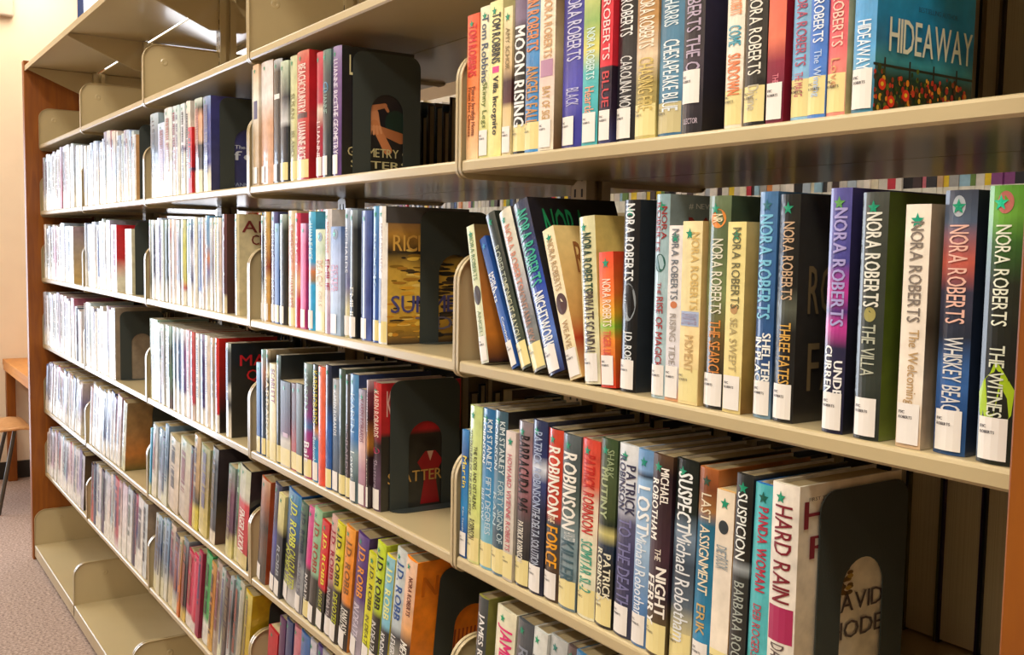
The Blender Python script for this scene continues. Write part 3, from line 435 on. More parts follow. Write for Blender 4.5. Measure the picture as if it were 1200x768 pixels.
[2,"C",-1.1965,0.0331,0.2368,0.0,0.0,"h","E8E4DC,ECE8E4@.5,E4E0D8","5A4A50,B88838@.2,282420@.33,C8A040@.45,E0B848@.7,C89830@.85,3A2A20","y","0A8F6A","SIMPLE RICHARDS|.12|.48|.3|.6|B8A8A8;#|.52|.85|.02|.5|283868","white hardcover with golden cover","rise",0.165],
[2,"D",-1.7914,0.0224,0.2048,0.0,0.0,"p","88B8D8,3A78B0@.2,2A58A0@.6","","y","0A8F6A","","thin blue paperback behind divider","",0.133],
[2,"D",-1.7674,0.027,0.2358,0.0,0.0,"h","88B8B8,A87868@.2,283038@.4,48586A","","y","0A8F6A","","dark hardcover with teal top","",0.152],
[2,"D",-1.7387,0.0248,0.2385,0.0,0.0,"h","B8A888,1A1C1C@.1,D8D0B0@.2,202020@.3,D0C8A0@.8","","c","0A8F6A","BARBARA|.2|.8|.2|.8|E8E0C0|b","black and cream hardcover","",0.154],
[2,"D",-1.7123,0.0371,0.2107,0.0,0.0,"p","E0D8B0,E4D8A8@.5,E0D098","","c","0A8F6A","SCARLETT|.05|.4|.35|.85|8A2828|b","cream paperback with dark red name","",0.137],
[2,"D",-1.6736,0.0236,0.2331,0.0,0.0,"h","8AA0A8,38444A@.2,2A3438@.7","20262A,181C20","y","0A8F6A","","slate hardcover with wide dark cover","",0.151],
[2,"D",-1.6484,0.0549,0.1811,0.0,0.0,"p","485058,383040@.3,582840@.6,C8C0B0@.7","","c","0A8F6A","#|.6|.65|.3|.8|C8A8B8","short dark purple paperback","",0.118],
[2,"D",-1.592,0.0324,0.1822,0.0,0.0,"p","685050,584048@.4,A84038@.7","","y","0A8F6A","","short brown paperback","",0.119],
[2,"D",-1.5582,0.0315,0.1858,0.0,0.0,"p","687070,505858@.5,404848","","y","0A8F6A","","short grey paperback","",0.121],
[2,"D",-1.5238,0.0417,0.2316,0.0,0.0,"h","88A098,485850@.15,7A2878@.45,3870A8@.55,982880@.6,A82A70@.8","","y","0A8F6A","KAREN|.08|.4|.3|.7|90A8A0;Bait|.68|.86|.3|.8|F0E8F0|b","purple hardcover with Bait title","",0.15],
[2,"D",-1.4808,0.0323,0.2334,0.0,0.0,"h","384040,1E2420@.2,1A1C1A@.5,C88848@.56,2A88C0@.65,3090C8@.8","","w","0A8F6A","KAREN ROBARDS|.05|.5|.3|.8|D8C838;Beachcomber|.62|.86|.3|.7|D8F0F8","black hardcover with yellow name","",0.151],
[2,"D",-1.4472,0.034,0.2333,0.0,0.0,"h","F07858,F06848@.5,E85038@.85","D85A40","","0A8F6A","","coral orange hardcover","",0.151],
[2,"D",-1.4119,0.028,0.2397,0.0,0.0,"h","283048,202840@.3,2A60B0@.52,2858A0@.8","","y","0A8F6A","","dark navy hardcover with blue foot","",0.155],
[2,"D",-1.3827,0.0285,0.2158,0.0,0.0,"p","989898,A0A0A0@.2,3A5878@.4,484848","","w","0A8F6A","KAREN ROBARDS|.1|.5|.3|.7|E0E0E0","short grey paperback with name","",0.14],
[2,"D",-1.3529,0.029,0.2384,0.0,0.0,"h","48584C,384840@.3,2A3630@.7","","y","0A8F6A","","dark bottle green hardcover","",0.154],
[2,"D",-1.3227,0.0248,0.2313,0.0,0.0,"h","4A4848,383434@.4,3A2A34","","y","0A8F6A","ROBARDS|.4|.8|.3|.7|887880","brownish black hardcover","",0.149],
[2,"D",-1.2968,0.0355,0.2357,0.0,0.0,"h","5890C0,4A88C8@.3,3A78B8@.5,88A0A8@.62,506870@.8","2A3A68","w","0A8F6A","KAREN|.15|.45|.3|.7|A8C8E8;Loves|.6|.8|.3|.7|E0E8E8","blue hardcover over grey shore","",0.152],
[2,"D",-1.2601,0.0278,0.2119,0.0,0.0,"p","888090,A88890@.3,E0B8B0@.5,A87888@.7","","w","0A8F6A","KAREN ROBARDS|.08|.45|.3|.75|7A1838","mauve pink paperback","",0.137],
[2,"D",-1.2301,0.0092,0.2314,0.0,0.0,"h","C8B8C0,683848@.1,381820@.3,C88838@.5,281418@.6","","w","0A8F6A","KAREN ROBARDS|.1|.4|.3|.7|D8C8C8;Justice|.6|.85|.3|.7|C8C0A8","maroon hardcover with amber middle","",0.149],
[2,"D",-1.2204,0.0298,0.2282,0.01,0.0,"h","C83838,B82830@.3,982838@.4,28201E@.48,584058@.7","B81C24,A81820@.38,201C18@.42,282824","w","0A8F6A","KAREN ROBARDS|.06|.42|.3|.8|F0D8C8;Shattered|.6|.85|.3|.7|A898A8;@|.5|.55|.1|.9|B82858","red topped hardcover","shat",0.165],
[2,"E",-1.8058,0.0537,0.2433,0.0,9.0,"h","C8A080,9A5A38@.2,282420@.45,583828@.6,484038@.8","A85028,983C18","w","0A8F6A","","brown hardcover with rusty side","",0.157],
[2,"E",-1.7242,0.0385,0.2487,0.0,9.0,"h","384060,28304A@.3,3848A0@.5,283038","","w","0A8F6A","","navy hardcover behind divider","",0.16],
[2,"E",-1.6836,0.0344,0.2337,0.0,9.0,"p","D8D090,C8C080@.3,282A30@.4,283038","","w","0A8F6A","ROBB|.5|.8|.3|.7|A8B0B8","yellow topped black paperback","",0.151],
[2,"E",-1.6458,0.0689,0.2497,0.0,9.0,"h","3888B8,1E68A0@.2,185890@.35,1E3048@.45,202428@.7,C8C8C8@.9","1858A0,143868","w","78C8D0","J.D. ROBB|.08|.48|.3|.8|D8E048|b;CALCULATED|.5|.85|.5|.85|C8D038;IN DEATH|.5|.85|.15|.45|C8D038","wide blue hardcover with yellow name","",0.161],
[2,"E",-1.5732,0.0357,0.2402,0.0,9.0,"h","48685C,3A5A50@.3,485868@.5,98A0A8@.6,888890","","w","0A8F6A","J.D. ROBB|.08|.45|.3|.8|283C50|b;IN DEATH|.55|.85|.3|.7|686878","grey green hardcover","",0.155],
[2,"E",-1.5343,0.0294,0.2394,0.0,9.0,"h","D868A0,D83890@.3,D02880@.5,28282A@.56,282828","","y","0A8F6A","IN DEATH|.6|.85|.3|.7|E8E8E8","hot pink and black hardcover","",0.154],
[2,"E",-1.5032,0.0389,0.244,0.0,9.0,"h","98C8A0,88C098@.3,98C8A8@.55,282C28@.6","80B088","w","0A8F6A","J.D. ROBB|.1|.55|.25|.8|A84838|b","mint green hardcover","",0.157],
[2,"E",-1.4612,0.0339,0.2281,0.0,9.0,"p","C82020,D01818@.3,C81820@.6,202018@.64","","w","0A8F6A","J.D. ROBB|.1|.58|.3|.8|E8D838|b;IN DEATH|.64|.86|.3|.7|B8C040","bright red paperback","",0.147],
[2,"E",-1.4243,0.0317,0.247,0.0,9.0,"h","D8B0A8,D8A8A0@.4,C89898@.5,484048@.6","","w","0A8F6A","J.D. ROBB|.1|.52|.3|.8|A82848|b;IN DEATH|.6|.85|.3|.7|C8C0C0","dusty rose hardcover","",0.159],
[2,"E",-1.3898,0.0355,0.2433,0.0,9.0,"h","D8D028,E0D818@.3,D8D020@.52,202018@.56","","w","18604A","J.D. ROBB|.08|.52|.25|.8|202018|b;DEVOTED|.58|.86|.4|.8|C8D028","lemon yellow hardcover","",0.157],
[2,"E",-1.3492,0.0399,0.2453,0.0,9.0,"h","F0A038,F09020@.3,E88818@.6,201C18@.64","C87820","w","0A8F6A","J.D. ROBB|.1|.54|.25|.8|885828|b;FANTASY|.66|.86|.5|.85|F0F0E8|b;IN DEATH|.66|.86|.15|.45|D8D8D0","orange and black hardcover","",0.158],
[2,"E",-1.3054,0.046,0.2417,0.0,9.0,"h","5A4088,4A2878@.2,482878@.5,8A8098@.6,A098A8@.8","3A2068","w","0A8F6A","J.D. ROBB|.08|.5|.25|.8|E89838|b;IN DEATH|.56|.85|.3|.7|D8D0E0","deep violet hardcover with orange name","",0.156],
[2,"E",-1.2545,0.0295,0.2185,0.0,9.0,"p","C8C818,D8D018@.3,D8D828@.8","","w","0A8F6A","J.D. ROBB|.1|.5|.3|.8|3A3A10|b;IN DEATH|.55|.85|.3|.7|585818","yellow paperback with dark name","",0.141],
[2,"E",-1.2215,0.0327,0.2481,0.0,9.0,"h","C8E030,C0D828@.3,B8D028@.5,181C18@.56","B8C828,A8B820","w","0A8F6A","J.D. ROBB|.08|.5|.25|.85|181C18|b;IN DEATH|.6|.85|.3|.7|E0E0E0","chartreuse and black hardcover","",0.16],
[2,"E",-1.1864,0.0316,0.2327,0.0,9.0,"h","90C8D8,78C0D8@.3,80C8E0@.55,28303A@.6","D8C830","w","0A8F6A","J.D. ROBB|.08|.5|.25|.85|F0F0A0|b;KINDRED|.62|.84|.3|.7|F0F0F0","aqua hardcover with pale name","",0.15],
[2,"E",-1.1514,0.0344,0.2552,0.0,9.0,"h","D0D8D8,C8D4D8@.3,B8C8D0@.55,28303A@.62,D8D8C8@.9","","w","0A8F6A","J.D. ROBB|.08|.5|.25|.85|2A58A0|b;LEVERAGE|.62|.86|.3|.7|F0F0F0","silver white hardcover with blue name","",0.164],
[2,"E",-1.1137,0.0368,0.2489,0.0,9.0,"h","F0C8A8,E8B898@.3,E8A868@.5,302018@.62,281C18@.8","F08818,E88010@.8,1C1814@.83,181410","w","0A8F6A","NORA ROBERTS|.12|.4|.55|.8|6A3028|b;MEMORY|.6|.86|.3|.8|F0F0E8|b","peach hardcover with orange cover","robb",0.16],
[2,"F",-1.745,0.0551,0.2097,0.0,8.0,"p","B82028,A81820","","","0A8F6A","","red paperback, just showing","",0.136],
[2,"F",-1.6878,0.032,0.2544,0.0,8.0,"h","583060,482850","","w","0A8F6A","","aubergine hardcover, just showing","",0.164],
[2,"F",-1.651,0.034,0.262,0.0,8.0,"h","384878,2A3868","","w","0A8F6A","","navy hardcover, just showing","",0.168],
[2,"F",-1.6092,0.0358,0.262,0.0,8.0,"h","C87888,B86878","","w","0A8F6A","","dusty pink hardcover, just showing","",0.168],
[2,"F",-1.5688,0.0443,0.262,0.0,8.0,"h","3868A8,2858A0","","w","0A8F6A","","blue hardcover, just showing","",0.168],
[2,"F",-1.5213,0.0308,0.262,0.0,8.0,"h","C8C8D8,A8A8C0","","w","0A8F6A","","pale grey hardcover, just showing","",0.168],
[2,"F",-1.4875,0.0287,0.262,0.0,8.0,"h","584890,483880","","w","0A8F6A","","violet hardcover, just showing","",0.168],
[2,"F",-1.4559,0.0355,0.262,0.0,8.0,"h","A8A8B0,8890A0","","w","0A8F6A","","grey hardcover, just showing","",0.168],
[2,"F",-1.4175,0.032,0.262,0.0,8.0,"h","602838,501828","","w","0A8F6A","","wine red hardcover, just showing","",0.168],
[3,"B",-2.7121,0.0861,0.2427,0.0,0.0,"h","B8D0E0,485870@.25,38485A@.6,E0E0D8@.8","","","0A8F6A","","white and dark hardcover","",0.156],
[3,"B",-2.6232,0.074,0.2086,0.0,0.0,"p","C8D8F0,B8B8E0@.3,A8A8D8@.5,E8E8E0@.75","","","0A8F6A","","short lilac paperback","",0.135],
[3,"B",-2.5465,0.0759,0.242,0.0,0.0,"h","E0E8EC,C8C8C0@.5,A09880@.6,E8E4D0@.7","","","0A8F6A","","white and taupe hardcover","",0.156],
[3,"B",-2.4681,0.0404,0.2408,0.0,0.0,"h","D8E8F0,E0D8E8@.5,E8E4D8","","","0A8F6A","","thin white hardcover with pale mauve","",0.155],
[3,"B",-2.4251,0.0321,0.2391,0.0,0.0,"h","C8E0E8,E0E4E4@.5,E8E8D8","","","0A8F6A","","thin white hardcover with aqua top","",0.154],
[3,"B",-2.3906,0.0386,0.2395,0.0,0.0,"p","D8E4E8,E4D8E0@.45,583068@.5,E8E4D8@.56","","","0A8F6A","","white paperback with purple spot","",0.154],
[3,"B",-2.3497,0.0376,0.2418,0.0,0.0,"h","F0E8E0,F0E8DC","","","0A8F6A","","plain ivory hardcover","",0.156],
[3,"B",-2.3097,0.0322,0.1702,0.0,0.0,"p","D81820,D01018@.6,283058@.63,D01018@.7","","","0A8F6A","","short scarlet paperback","",0.112],
[3,"B",-2.2753,0.0645,0.2389,0.0,0.0,"h","D8E8E0,384038@.1,E8A888@.2,D8B090@.45,282A38@.5,38404A@.75,E8E4C8@.78","","","0A8F6A","","cream hardcover with black lower spine","",0.154],
[3,"B",-2.1869,0.059,0.2342,0.0,0.0,"h","88A8D8,4858A8@.2,3A4C98@.5,3848A0@.7,E8E4D0@.82","383878,2A3060","","0A8F6A","","royal blue hardcover","fer",0.151],
[3,"C",-2.7327,0.017,0.2344,0.0,0.0,"h","C8D8D8,B8C0B0@.4,687068@.8,E0E0D8","","","0A8F6A","","pale grey hardcover","",0.151],
[3,"C",-2.7141,0.0514,0.2329,0.0,0.0,"h","D8E4E8,283858@.2,2A3450@.7,E0DCD0@.85","","","0A8F6A","","navy and white hardcover","",0.15],
[3,"C",-2.6609,0.0243,0.2314,0.0,0.0,"p","D8D8D8,C8B8B8","","","0A8F6A","","thin pinkish paperback","",0.149],
[3,"C",-2.6349,0.0476,0.2373,0.0,0.0,"h","B8C8E8,9898D0@.3,A8A0C8@.7,E8E4DC@.85","","","0A8F6A","","lavender hardcover","",0.153],
[3,"C",-2.5856,0.0249,0.2322,0.0,0.0,"p","C8D8D0,D8D8C8","","","0A8F6A","","thin pale green paperback","",0.15],
[3,"C",-2.559,0.0262,0.2309,0.0,0.0,"p","A8C0C0,203830@.2,283828@.7,E0E0D8@.9","","","0A8F6A","","dark green paperback","",0.149],
[3,"C",-2.5296,0.0416,0.2319,0.0,0.0,"h","E8D8C0,D86848@.2,E0C8B0@.3,C8A8A0@.7,E8E0D0","","","0A8F6A","","peach and white hardcover","",0.15],
[3,"C",-2.4848,0.0467,0.2317,0.0,0.0,"h","E0D8D8,D0C0C8@.5,E8E0D0","","","0A8F6A","","pale rose hardcover","",0.15],
[3,"C",-2.435,0.0304,0.2293,0.0,0.0,"p","C8D0D0,485068@.3,686878@.7,E8E0D0@.85","","","0A8F6A","","grey paperback","",0.148],
[3,"C",-2.4016,0.046,0.2301,0.0,0.0,"h","D8DCA8,C8C840@.3,C8C048@.7,B83828@.8,E8E0C8@.85","","","0A8F6A","","lime yellow hardcover","",0.149],
[3,"C",-2.3527,0.033,0.2295,0.0,0.0,"h","98C8D8,A8C8D8@.5,E0E0D0@.85","","","0A8F6A","","pale turquoise hardcover","",0.148],
[3,"C",-2.3181,0.0381,0.2319,0.0,0.0,"h","88B0D0,38487A@.2,C8C8D8@.4,38406A@.7,E8E4D0@.85","","","0A8F6A","","blue and white hardcover","",0.15],
[3,"C",-2.2771,0.0328,0.2353,0.0,0.0,"h","E8ECE0,F0ECE0","","","0A8F6A","","ivory hardcover","",0.152],
[3,"C",-2.2427,0.0257,0.2332,0.0,0.0,"p","B8C8E0,4858A0@.2,3A58A0@.8,E8E4D8@.85","","","0A8F6A","","strong blue paperback","",0.151],
[3,"C",-2.213,0.0318,0.2328,0.0,0.0,"h","D8D8D8,C8A098@.4,D8D0C8","","","0A8F6A","","beige hardcover","",0.15],
[3,"C",-2.1786,0.032,0.2369,0.0,0.0,"h","78B0E0,88A8D0@.3,C88868@.45,8888B8@.6,E8E4D0@.85","","","0A8F6A","","sky blue hardcover","",0.153],
[3,"C",-2.145,0.0238,0.231,0.0,0.0,"p","D8D4C8,685048@.5,D8D0C0@.85","","","0A8F6A","","brown and cream paperback","",0.149],
[3,"C",-2.1196,0.0308,0.2317,0.0,0.0,"h","E0DCB8,D8D090@.5,E0DCC8","","","0A8F6A","","pale yellow hardcover","",0.15],
[3,"C",-2.0872,0.0365,0.2305,0.0,0.0,"h","E4E0D8,E0C8C0@.5,E4DCC8","","","0A8F6A","","off white hardcover","",0.149],
[3,"C",-2.0471,0.0332,0.2385,0.0,0.0,"h","683838,582828@.3,482020@.8,D8C8A0@.85","482424,3A1C1C","","0A8F6A","","maroon hardcover","",0.154],
[3,"C",-1.9631,0.0292,0.2377,0.0,0.0,"h","D0C8A0,D8CCA4@.5,D8CCA8","D4C8A0,D8CCA4","","0A8F6A","","cream hardcover with scrollwork cover","am",0.165],
[3,"D",-2.731,0.0845,0.2402,0.0,0.0,"h","B8D8C8,90B8A8@.3,A8B8A8@.55,483830@.65,D8D890@.85","","","0A8F6A","","pale green hardcover","",0.155],
[3,"D",-2.6423,0.0541,0.2329,0.0,0.0,"h","D8E4E0,48685A@.2,3A5048@.4,E0E0D8@.5,3A3A78@.85","","","0A8F6A","","dark green and white hardcover","",0.15],
[3,"D",-2.5841,0.0304,0.2327,0.0,0.0,"p","C8D8D0,888890@.4,D8D8D0","","","0A8F6A","","grey paperback","",0.15],
[3,"D",-2.5517,0.0219,0.2339,0.0,0.0,"p","D8E0E0,E0E0D8","","","0A8F6A","","thin white paperback","",0.151],
[3,"D",-2.5278,0.0449,0.233,0.0,0.0,"h","A8D0C8,203828@.3,2A6838@.6,483020@.9","","","0A8F6A","","forest green hardcover","",0.15],
[3,"D",-2.4791,0.0418,0.2339,0.0,0.0,"h","D8E0E4,1A5878@.2,285068@.6,D8D8D0@.8","","","0A8F6A","","teal blue hardcover","",0.151],
[3,"D",-2.4354,0.0444,0.2335,0.0,0.0,"h","C8E0E8,3868A0@.2,3A68A0@.7,D8D8D0@.8","","","0A8F6A","","medium blue hardcover","",0.151],
[3,"D",-2.3873,0.0555,0.2345,0.0,0.0,"h","E0E0E4,783888@.25,583880@.7,E0DCD0@.8","","","0A8F6A","","white and purple hardcover","",0.151],
[3,"D",-2.33,0.0314,0.2359,0.0,0.0,"p","D8A8B0,C87888@.5,E0D0C8@.8","","","0A8F6A","","dusty rose paperback","",0.152],
[3,"D",-2.2969,0.0358,0.2344,0.0,0.0,"h","D86868,C83848@.3,B83848@.8,E0D0C8@.85","","","0A8F6A","","raspberry red hardcover","",0.151],
[3,"D",-2.2594,0.03,0.2329,0.0,0.0,"p","D8D0C8,E0DCD0","","","0A8F6A","","plain ivory paperback","",0.15],
[3,"D",-2.2277,0.0408,0.233,0.0,0.0,"h","A8A0C8,483878@.3,3A2868@.8,E0DCD0@.85","","","0A8F6A","","violet hardcover","",0.15],
[3,"D",-2.1838,0.0443,0.2341,0.0,0.0,"h","E4DCD0,E0C8B8@.4,E4DCD0","","","0A8F6A","","peach white hardcover","",0.151],
[3,"D",-2.1363,0.04,0.2317,0.0,0.0,"h","C8A080,887868@.4,A89888@.8,E0DCC0","","","0A8F6A","","brown and grey hardcover","",0.15],
[3,"D",-2.0872,0.0299,0.2349,0.0,0.0,"h","D83020,D02018@.4,B81818@.8,E0DCD0@.82","C02018,28201C@.8","","0A8F6A","","bright red hardcover","",0.152],
[3,"D",-2.0222,0.0399,0.2288,0.0,0.0,"h","B8C8C0,384040@.1,1E2428@.4,C8C8C0@.5,282C2C@.65,E4DCC8@.85","181C1E,141414","","0A8F6A","","black hardcover with red letters on its cover","maq",0.165],
[3,"E",-2.7327,0.0145,0.2083,0.0,9.0,"p","78C8E8,38A8D8@.3,3098C0@.8,D8D8A0@.88","","","0A8F6A","","sky cyan paperback","",0.135],
[3,"E",-2.7164,0.0531,0.2218,0.0,9.0,"h","C8D8E8,D8D8D8@.5,E0DCC0","","","0A8F6A","","white and beige hardcover","",0.144],
[3,"E",-2.6602,0.0515,0.2173,0.0,9.0,"h","A8C8E8,88A0C8@.5,D8D8D0","","","0A8F6A","","pale blue hardcover","",0.141],
[3,"E",-2.6056,0.0287,0.1998,0.0,9.0,"p","302848,282040@.8,D8D8B8@.9","","","0A8F6A","","thin midnight blue paperback","",0.13],
[3,"E",-2.5741,0.0329,0.2443,0.0,9.0,"p","88A8C8,506888@.5,D8D8C0@.9","","","0A8F6A","","grey blue paperback","",0.157],
[3,"E",-2.5361,0.0992,0.2129,0.0,9.0,"h","C8C0A0,D8C8B0@.4,D0C0A8","","","0A8F6A","","wide cream hardcover","",0.138],
[3,"E",-2.4312,0.0935,0.2244,0.0,9.0,"h","C0C8A8,C8BCA8@.4,C0B4A0","","","0A8F6A","","wide beige hardcover","",0.145],
[3,"E",-2.3345,0.0246,0.2214,0.0,9.0,"p","282020,A02828@.8","","","0A8F6A","","thin black and red paperback","",0.143],
[3,"E",-2.3055,0.0518,0.2592,0.0,9.0,"h","C8B088,B89868@.5,283018@.7,D8C838@.8","","","0A8F6A","","tall tan hardcover","",0.167],
[3,"E",-2.2431,0.0706,0.2406,0.0,9.0,"h","A8B088,988860@.4,C8B860@.8,D8C878","","","0A8F6A","","yellow green hardcover","",0.155],
[3,"E",-2.151,0.0435,0.254,0.0,9.0,"h","A8B8C8,586878@.2,485868@.6,384048@.85,E4DCC8@.88","3A3434,282420@.5,4A2A24","","0A8F6A","","blue grey hardcover","",0.163],
[3,"E",-2.0224,0.0466,0.2299,0.0,9.0,"h","88A098,784868@.3,583858@.7,D8D088@.85","","","0A8F6A","","purple and green hardcover","",0.149],
[3,"E",-1.9718,0.0293,0.2424,0.0,9.0,"h","B0C8A8,88B898@.4,486850@.6,D8D090@.85","","","0A8F6A","","pale green hardcover","",0.156],
[3,"E",-1.9405,0.0708,0.2445,0.0,9.0,"h","C0C8A8,C8C8B8@.3,C81830@.36,B81828@.85,D8C888@.86","20242A","","0A8F6A","FINGER LICKIN|.42|.85|.25|.75|F0E8E0|b","cream and red hardcover","",0.158],
[3,"F",-2.7195,0.0405,0.2448,0.0,12.0,"p","C8D0D8,586078@.3,8088A0@.7,D8D0A0@.85","","","0A8F6A","","silver grey paperback","",0.158],
[3,"F",-2.6759,0.0352,0.2467,0.0,12.0,"p","A8C0D8,486088@.4,D8D0B0@.85","","","0A8F6A","","slate blue paperback","",0.159],
[3,"F",-2.6377,0.0302,0.251,0.0,12.0,"p","B8C8D8,8898B0@.5,D8D4B0@.85","","","0A8F6A","","pale slate paperback","",0.162],
[3,"F",-2.6046,0.0318,0.2566,0.0,12.0,"p","98B8D8,6888A8@.5,D8D4C0@.85","","","0A8F6A","","soft blue paperback","",0.165],
[3,"F",-2.57,0.0516,0.2555,0.0,12.0,"h","D8C8B8,8888A0@.4,584868@.6,D8CCA0@.85","","","0A8F6A","","beige and purple hardcover","",0.164],
[3,"F",-2.5152,0.0579,0.2309,0.0,12.0,"h","585868,A890B0@.3,48406A@.7,D8D8C0@.88","","","0A8F6A","","mottled purple hardcover","",0.149],
[3,"F",-2.4539,0.0214,0.2409,0.0,12.0,"p","C8B890,D87838@.6","","","0A8F6A","","thin tan paperback","",0.155],
[3,"F",-2.43,0.0439,0.2454,0.0,12.0,"h","8898A8,383C48@.3,282830@.8,D8B858@.9","","","0A8F6A","","charcoal hardcover","",0.158],
[3,"F",-2.3813,0.0518,0.2231,0.0,12.0,"h","C83858,D02858@.4,C02050@.8,E0D8D0@.85","","","0A8F6A","","rose pink hardcover","",0.144],
[3,"F",-2.3265,0.0413,0.2257,0.0,12.0,"h","D83868,D82058@.6,C82048@.85,E0D8D0@.88","","","0A8F6A","","hot pink hardcover","",0.146],
[3,"F",-2.2824,0.0298,0.2497,0.0,12.0,"p","A82850,982848@.9","","","0A8F6A","","deep pink paperback","",0.161],
[3,"F",-2.2377,0.0509,0.2591,0.0,12.0,"h","48B870,28A050@.3,38A858@.7,E0E0D8@.78","","","0A8F6A","","emerald green hardcover","",0.167],
[3,"F",-2.184,0.0379,0.2445,0.0,12.0,"h","C89858,C88030@.4,D8A850@.8","","","0A8F6A","","ochre hardcover","",0.158],
[3,"F",-2.1436,0.0401,0.262,0.0,12.0,"h","B8A8A0,887870@.4,A89888@.8","","","0A8F6A","","brown grey hardcover","",0.168],
[3,"F",-2.101,0.0267,0.2522,0.0,12.0,"p","B8C0C0,686C70@.5,D8D8B8@.9","","","0A8F6A","","thin grey paperback","",0.162],
[3,"F",-2.0721,0.0503,0.2451,0.0,12.0,"h","685050,382830@.3,282028@.9","","","0A8F6A","","dark brown hardcover","",0.158],
[3,"F",-2.0191,0.0222,0.2555,0.0,12.0,"p","A8B0B8,484C50@.4,C8C8C8@.9","","","0A8F6A","","steel paperback","",0.164],
[3,"F",-1.9948,0.0335,0.2601,0.0,12.0,"h","88B8B8,586068@.3,888C88@.8","","","0A8F6A","","grey teal hardcover","",0.167],
[3,"F",-1.9575,0.0276,0.2612,0.0,12.0,"h","C8C8B8,A8A898@.3,B8B098@.7,C8B048","","","0A8F6A","","cream with lettering hardcover","",0.168],
[3,"F",-1.9277,0.0452,0.2463,0.0,12.0,"h","D8C868,C8B038@.3,C8A828","C0A020,B89818@.5,C0A028","","0A8F6A","","wide golden yellow hardcover","lad",0.16],
[4,"B",-3.6448,0.0415,0.2187,0.0,0.0,"h","E0DED8,D4DCEC@.7,F0EEE4@.84","","","0A8F6A","","ivory hardcover","",0.142],
[4,"B",-3.6017,0.0456,0.2179,0.0,0.0,"h","E0DED8,E0DED8@.3,F0EEE4@.84","","","0A8F6A","","ivory hardcover","",0.141],
[4,"B",-3.5545,0.0473,0.223,0.0,0.0,"h","A0BAE4,F0EEE4@.84","","","0A8F6A","","pale blue hardcover","",0.144],
[4,"B",-3.5056,0.0522,0.226,0.0,0.0,"h","C4D8E0,A0BAE4@.4,F0EEE4@.84","","","0A8F6A","","frosty white hardcover","",0.146],
[4,"B",-3.4518,0.0455,0.221,0.0,0.0,"h","A0BAE4,E4D8CC@.5,F0EEE4@.84","","","0A8F6A","","pale blue hardcover","",0.143],
[4,"B",-3.4047,0.0516,0.214,0.0,0.0,"h","E0DED8,E0DED8@.5,F0EEE4@.84","","","0A8F6A","","ivory hardcover","",0.139],
[4,"B",-3.3515,0.0216,0.2233,0.0,0.0,"p","B4CAEA,C4D8E0@.5,F0EEE4@.84","","","0A8F6A","","ice blue paperback","",0.144],
[4,"B",-3.3283,0.0363,0.2442,0.0,0.0,"h","A8A8C8,C4D8E0@.6,F0EEE4@.84","","","0A8F6A","","pale grey hardcover","",0.157],
[4,"B",-3.2904,0.0523,0.2442,0.0,0.0,"h","E0DED8,B4CAEA@.3,F0EEE4@.84","","","0A8F6A","","ivory hardcover","",0.157],
[4,"B",-3.2365,0.0424,0.241,0.0,0.0,"h","98404A,8A3840@.7,E8E0D8@.95","","","0A8F6A","","dark red hardcover","",0.155],
[4,"B",-3.1925,0.0509,0.2348,0.0,0.0,"h","E4D8CC,B4CAEA@.6,F0EEE4@.84","","","0A8F6A","","cream hardcover","",0.152],
[4,"B",-3.14,0.0245,0.2323,0.0,0.0,"p","E4D8CC,B4CAEA@.4,F0EEE4@.84","","","0A8F6A","","cream paperback","",0.15],
[4,"B",-3.1139,0.0364,0.2142,0.0,0.0,"h","A0BAE4,F0EEE4@.84","","","0A8F6A","","pale blue hardcover","",0.139],
[4,"B",-3.0759,0.0289,0.2179,0.0,0.0,"h","C4D8E0,C8D8E8@.7,F0EEE4@.84","","","0A8F6A","","frosty white hardcover","",0.141],
[4,"B",-3.0454,0.039,0.2256,0.0,0.0,"h","A8A8C8,D4DCEC@.5,F0EEE4@.84","","","0A8F6A","","pale grey hardcover","",0.146],
[4,"B",-3.0048,0.0399,0.2229,0.0,0.0,"h","B4CAEA,F0EEE4@.84","","","0A8F6A","","ice blue hardcover","",0.144],
[4,"B",-2.9633,0.0211,0.2168,0.0,0.0,"p","A0BAE4,C4D8E0@.5,F0EEE4@.84","","","0A8F6A","","pale blue paperback","",0.14],
[4,"B",-2.9406,0.028,0.2151,0.0,0.0,"h","C4D8E0,F0EEE4@.84","","","0A8F6A","","frosty white hardcover","",0.139],
[4,"B",-2.911,0.0309,0.2011,0.0,0.0,"h","D4DCEC,F0EEE4@.84","C89A68,B88858@.5,C8A070","","0A8F6A","","white hardcover","",0.131],
[4,"C",-3.6471,0.0204,0.2341,0.0,0.0,"h","A0BAE4,F0EEE4@.84","","","0A8F6A","","pale blue hardcover","",0.151],
[4,"C",-3.6251,0.0471,0.2288,0.0,0.0,"h","E4D8CC,E0DED8@.3,F0EEE4@.84","","","0A8F6A","","cream hardcover","",0.148],
[4,"C",-3.5764,0.0414,0.2295,0.0,0.0,"h","C4D8E0,A0BAE4@.7,F0EEE4@.84","","","0A8F6A","","frosty white hardcover","",0.148],
[4,"C",-3.5334,0.0445,0.2363,0.0,0.0,"h","E4D8CC,D4DCEC@.5,F0EEE4@.84","","","0A8F6A","","cream hardcover","",0.152],
[4,"C",-3.4873,0.0308,0.2369,0.0,0.0,"h","B4CAEA,E4D8CC@.6,F0EEE4@.84","","","0A8F6A","","ice blue hardcover","",0.153],
[4,"C",-3.4549,0.0367,0.2255,0.0,0.0,"h","D8E8F8,2A4A90@.3,2A4888@.8,F0E8E0@.85","","","0A8F6A","","royal blue hardcover","",0.146],
[4,"C",-3.4166,0.0444,0.2382,0.0,0.0,"h","C8D8E8,F0EEE4@.84","","","0A8F6A","","bluish white hardcover","",0.154],
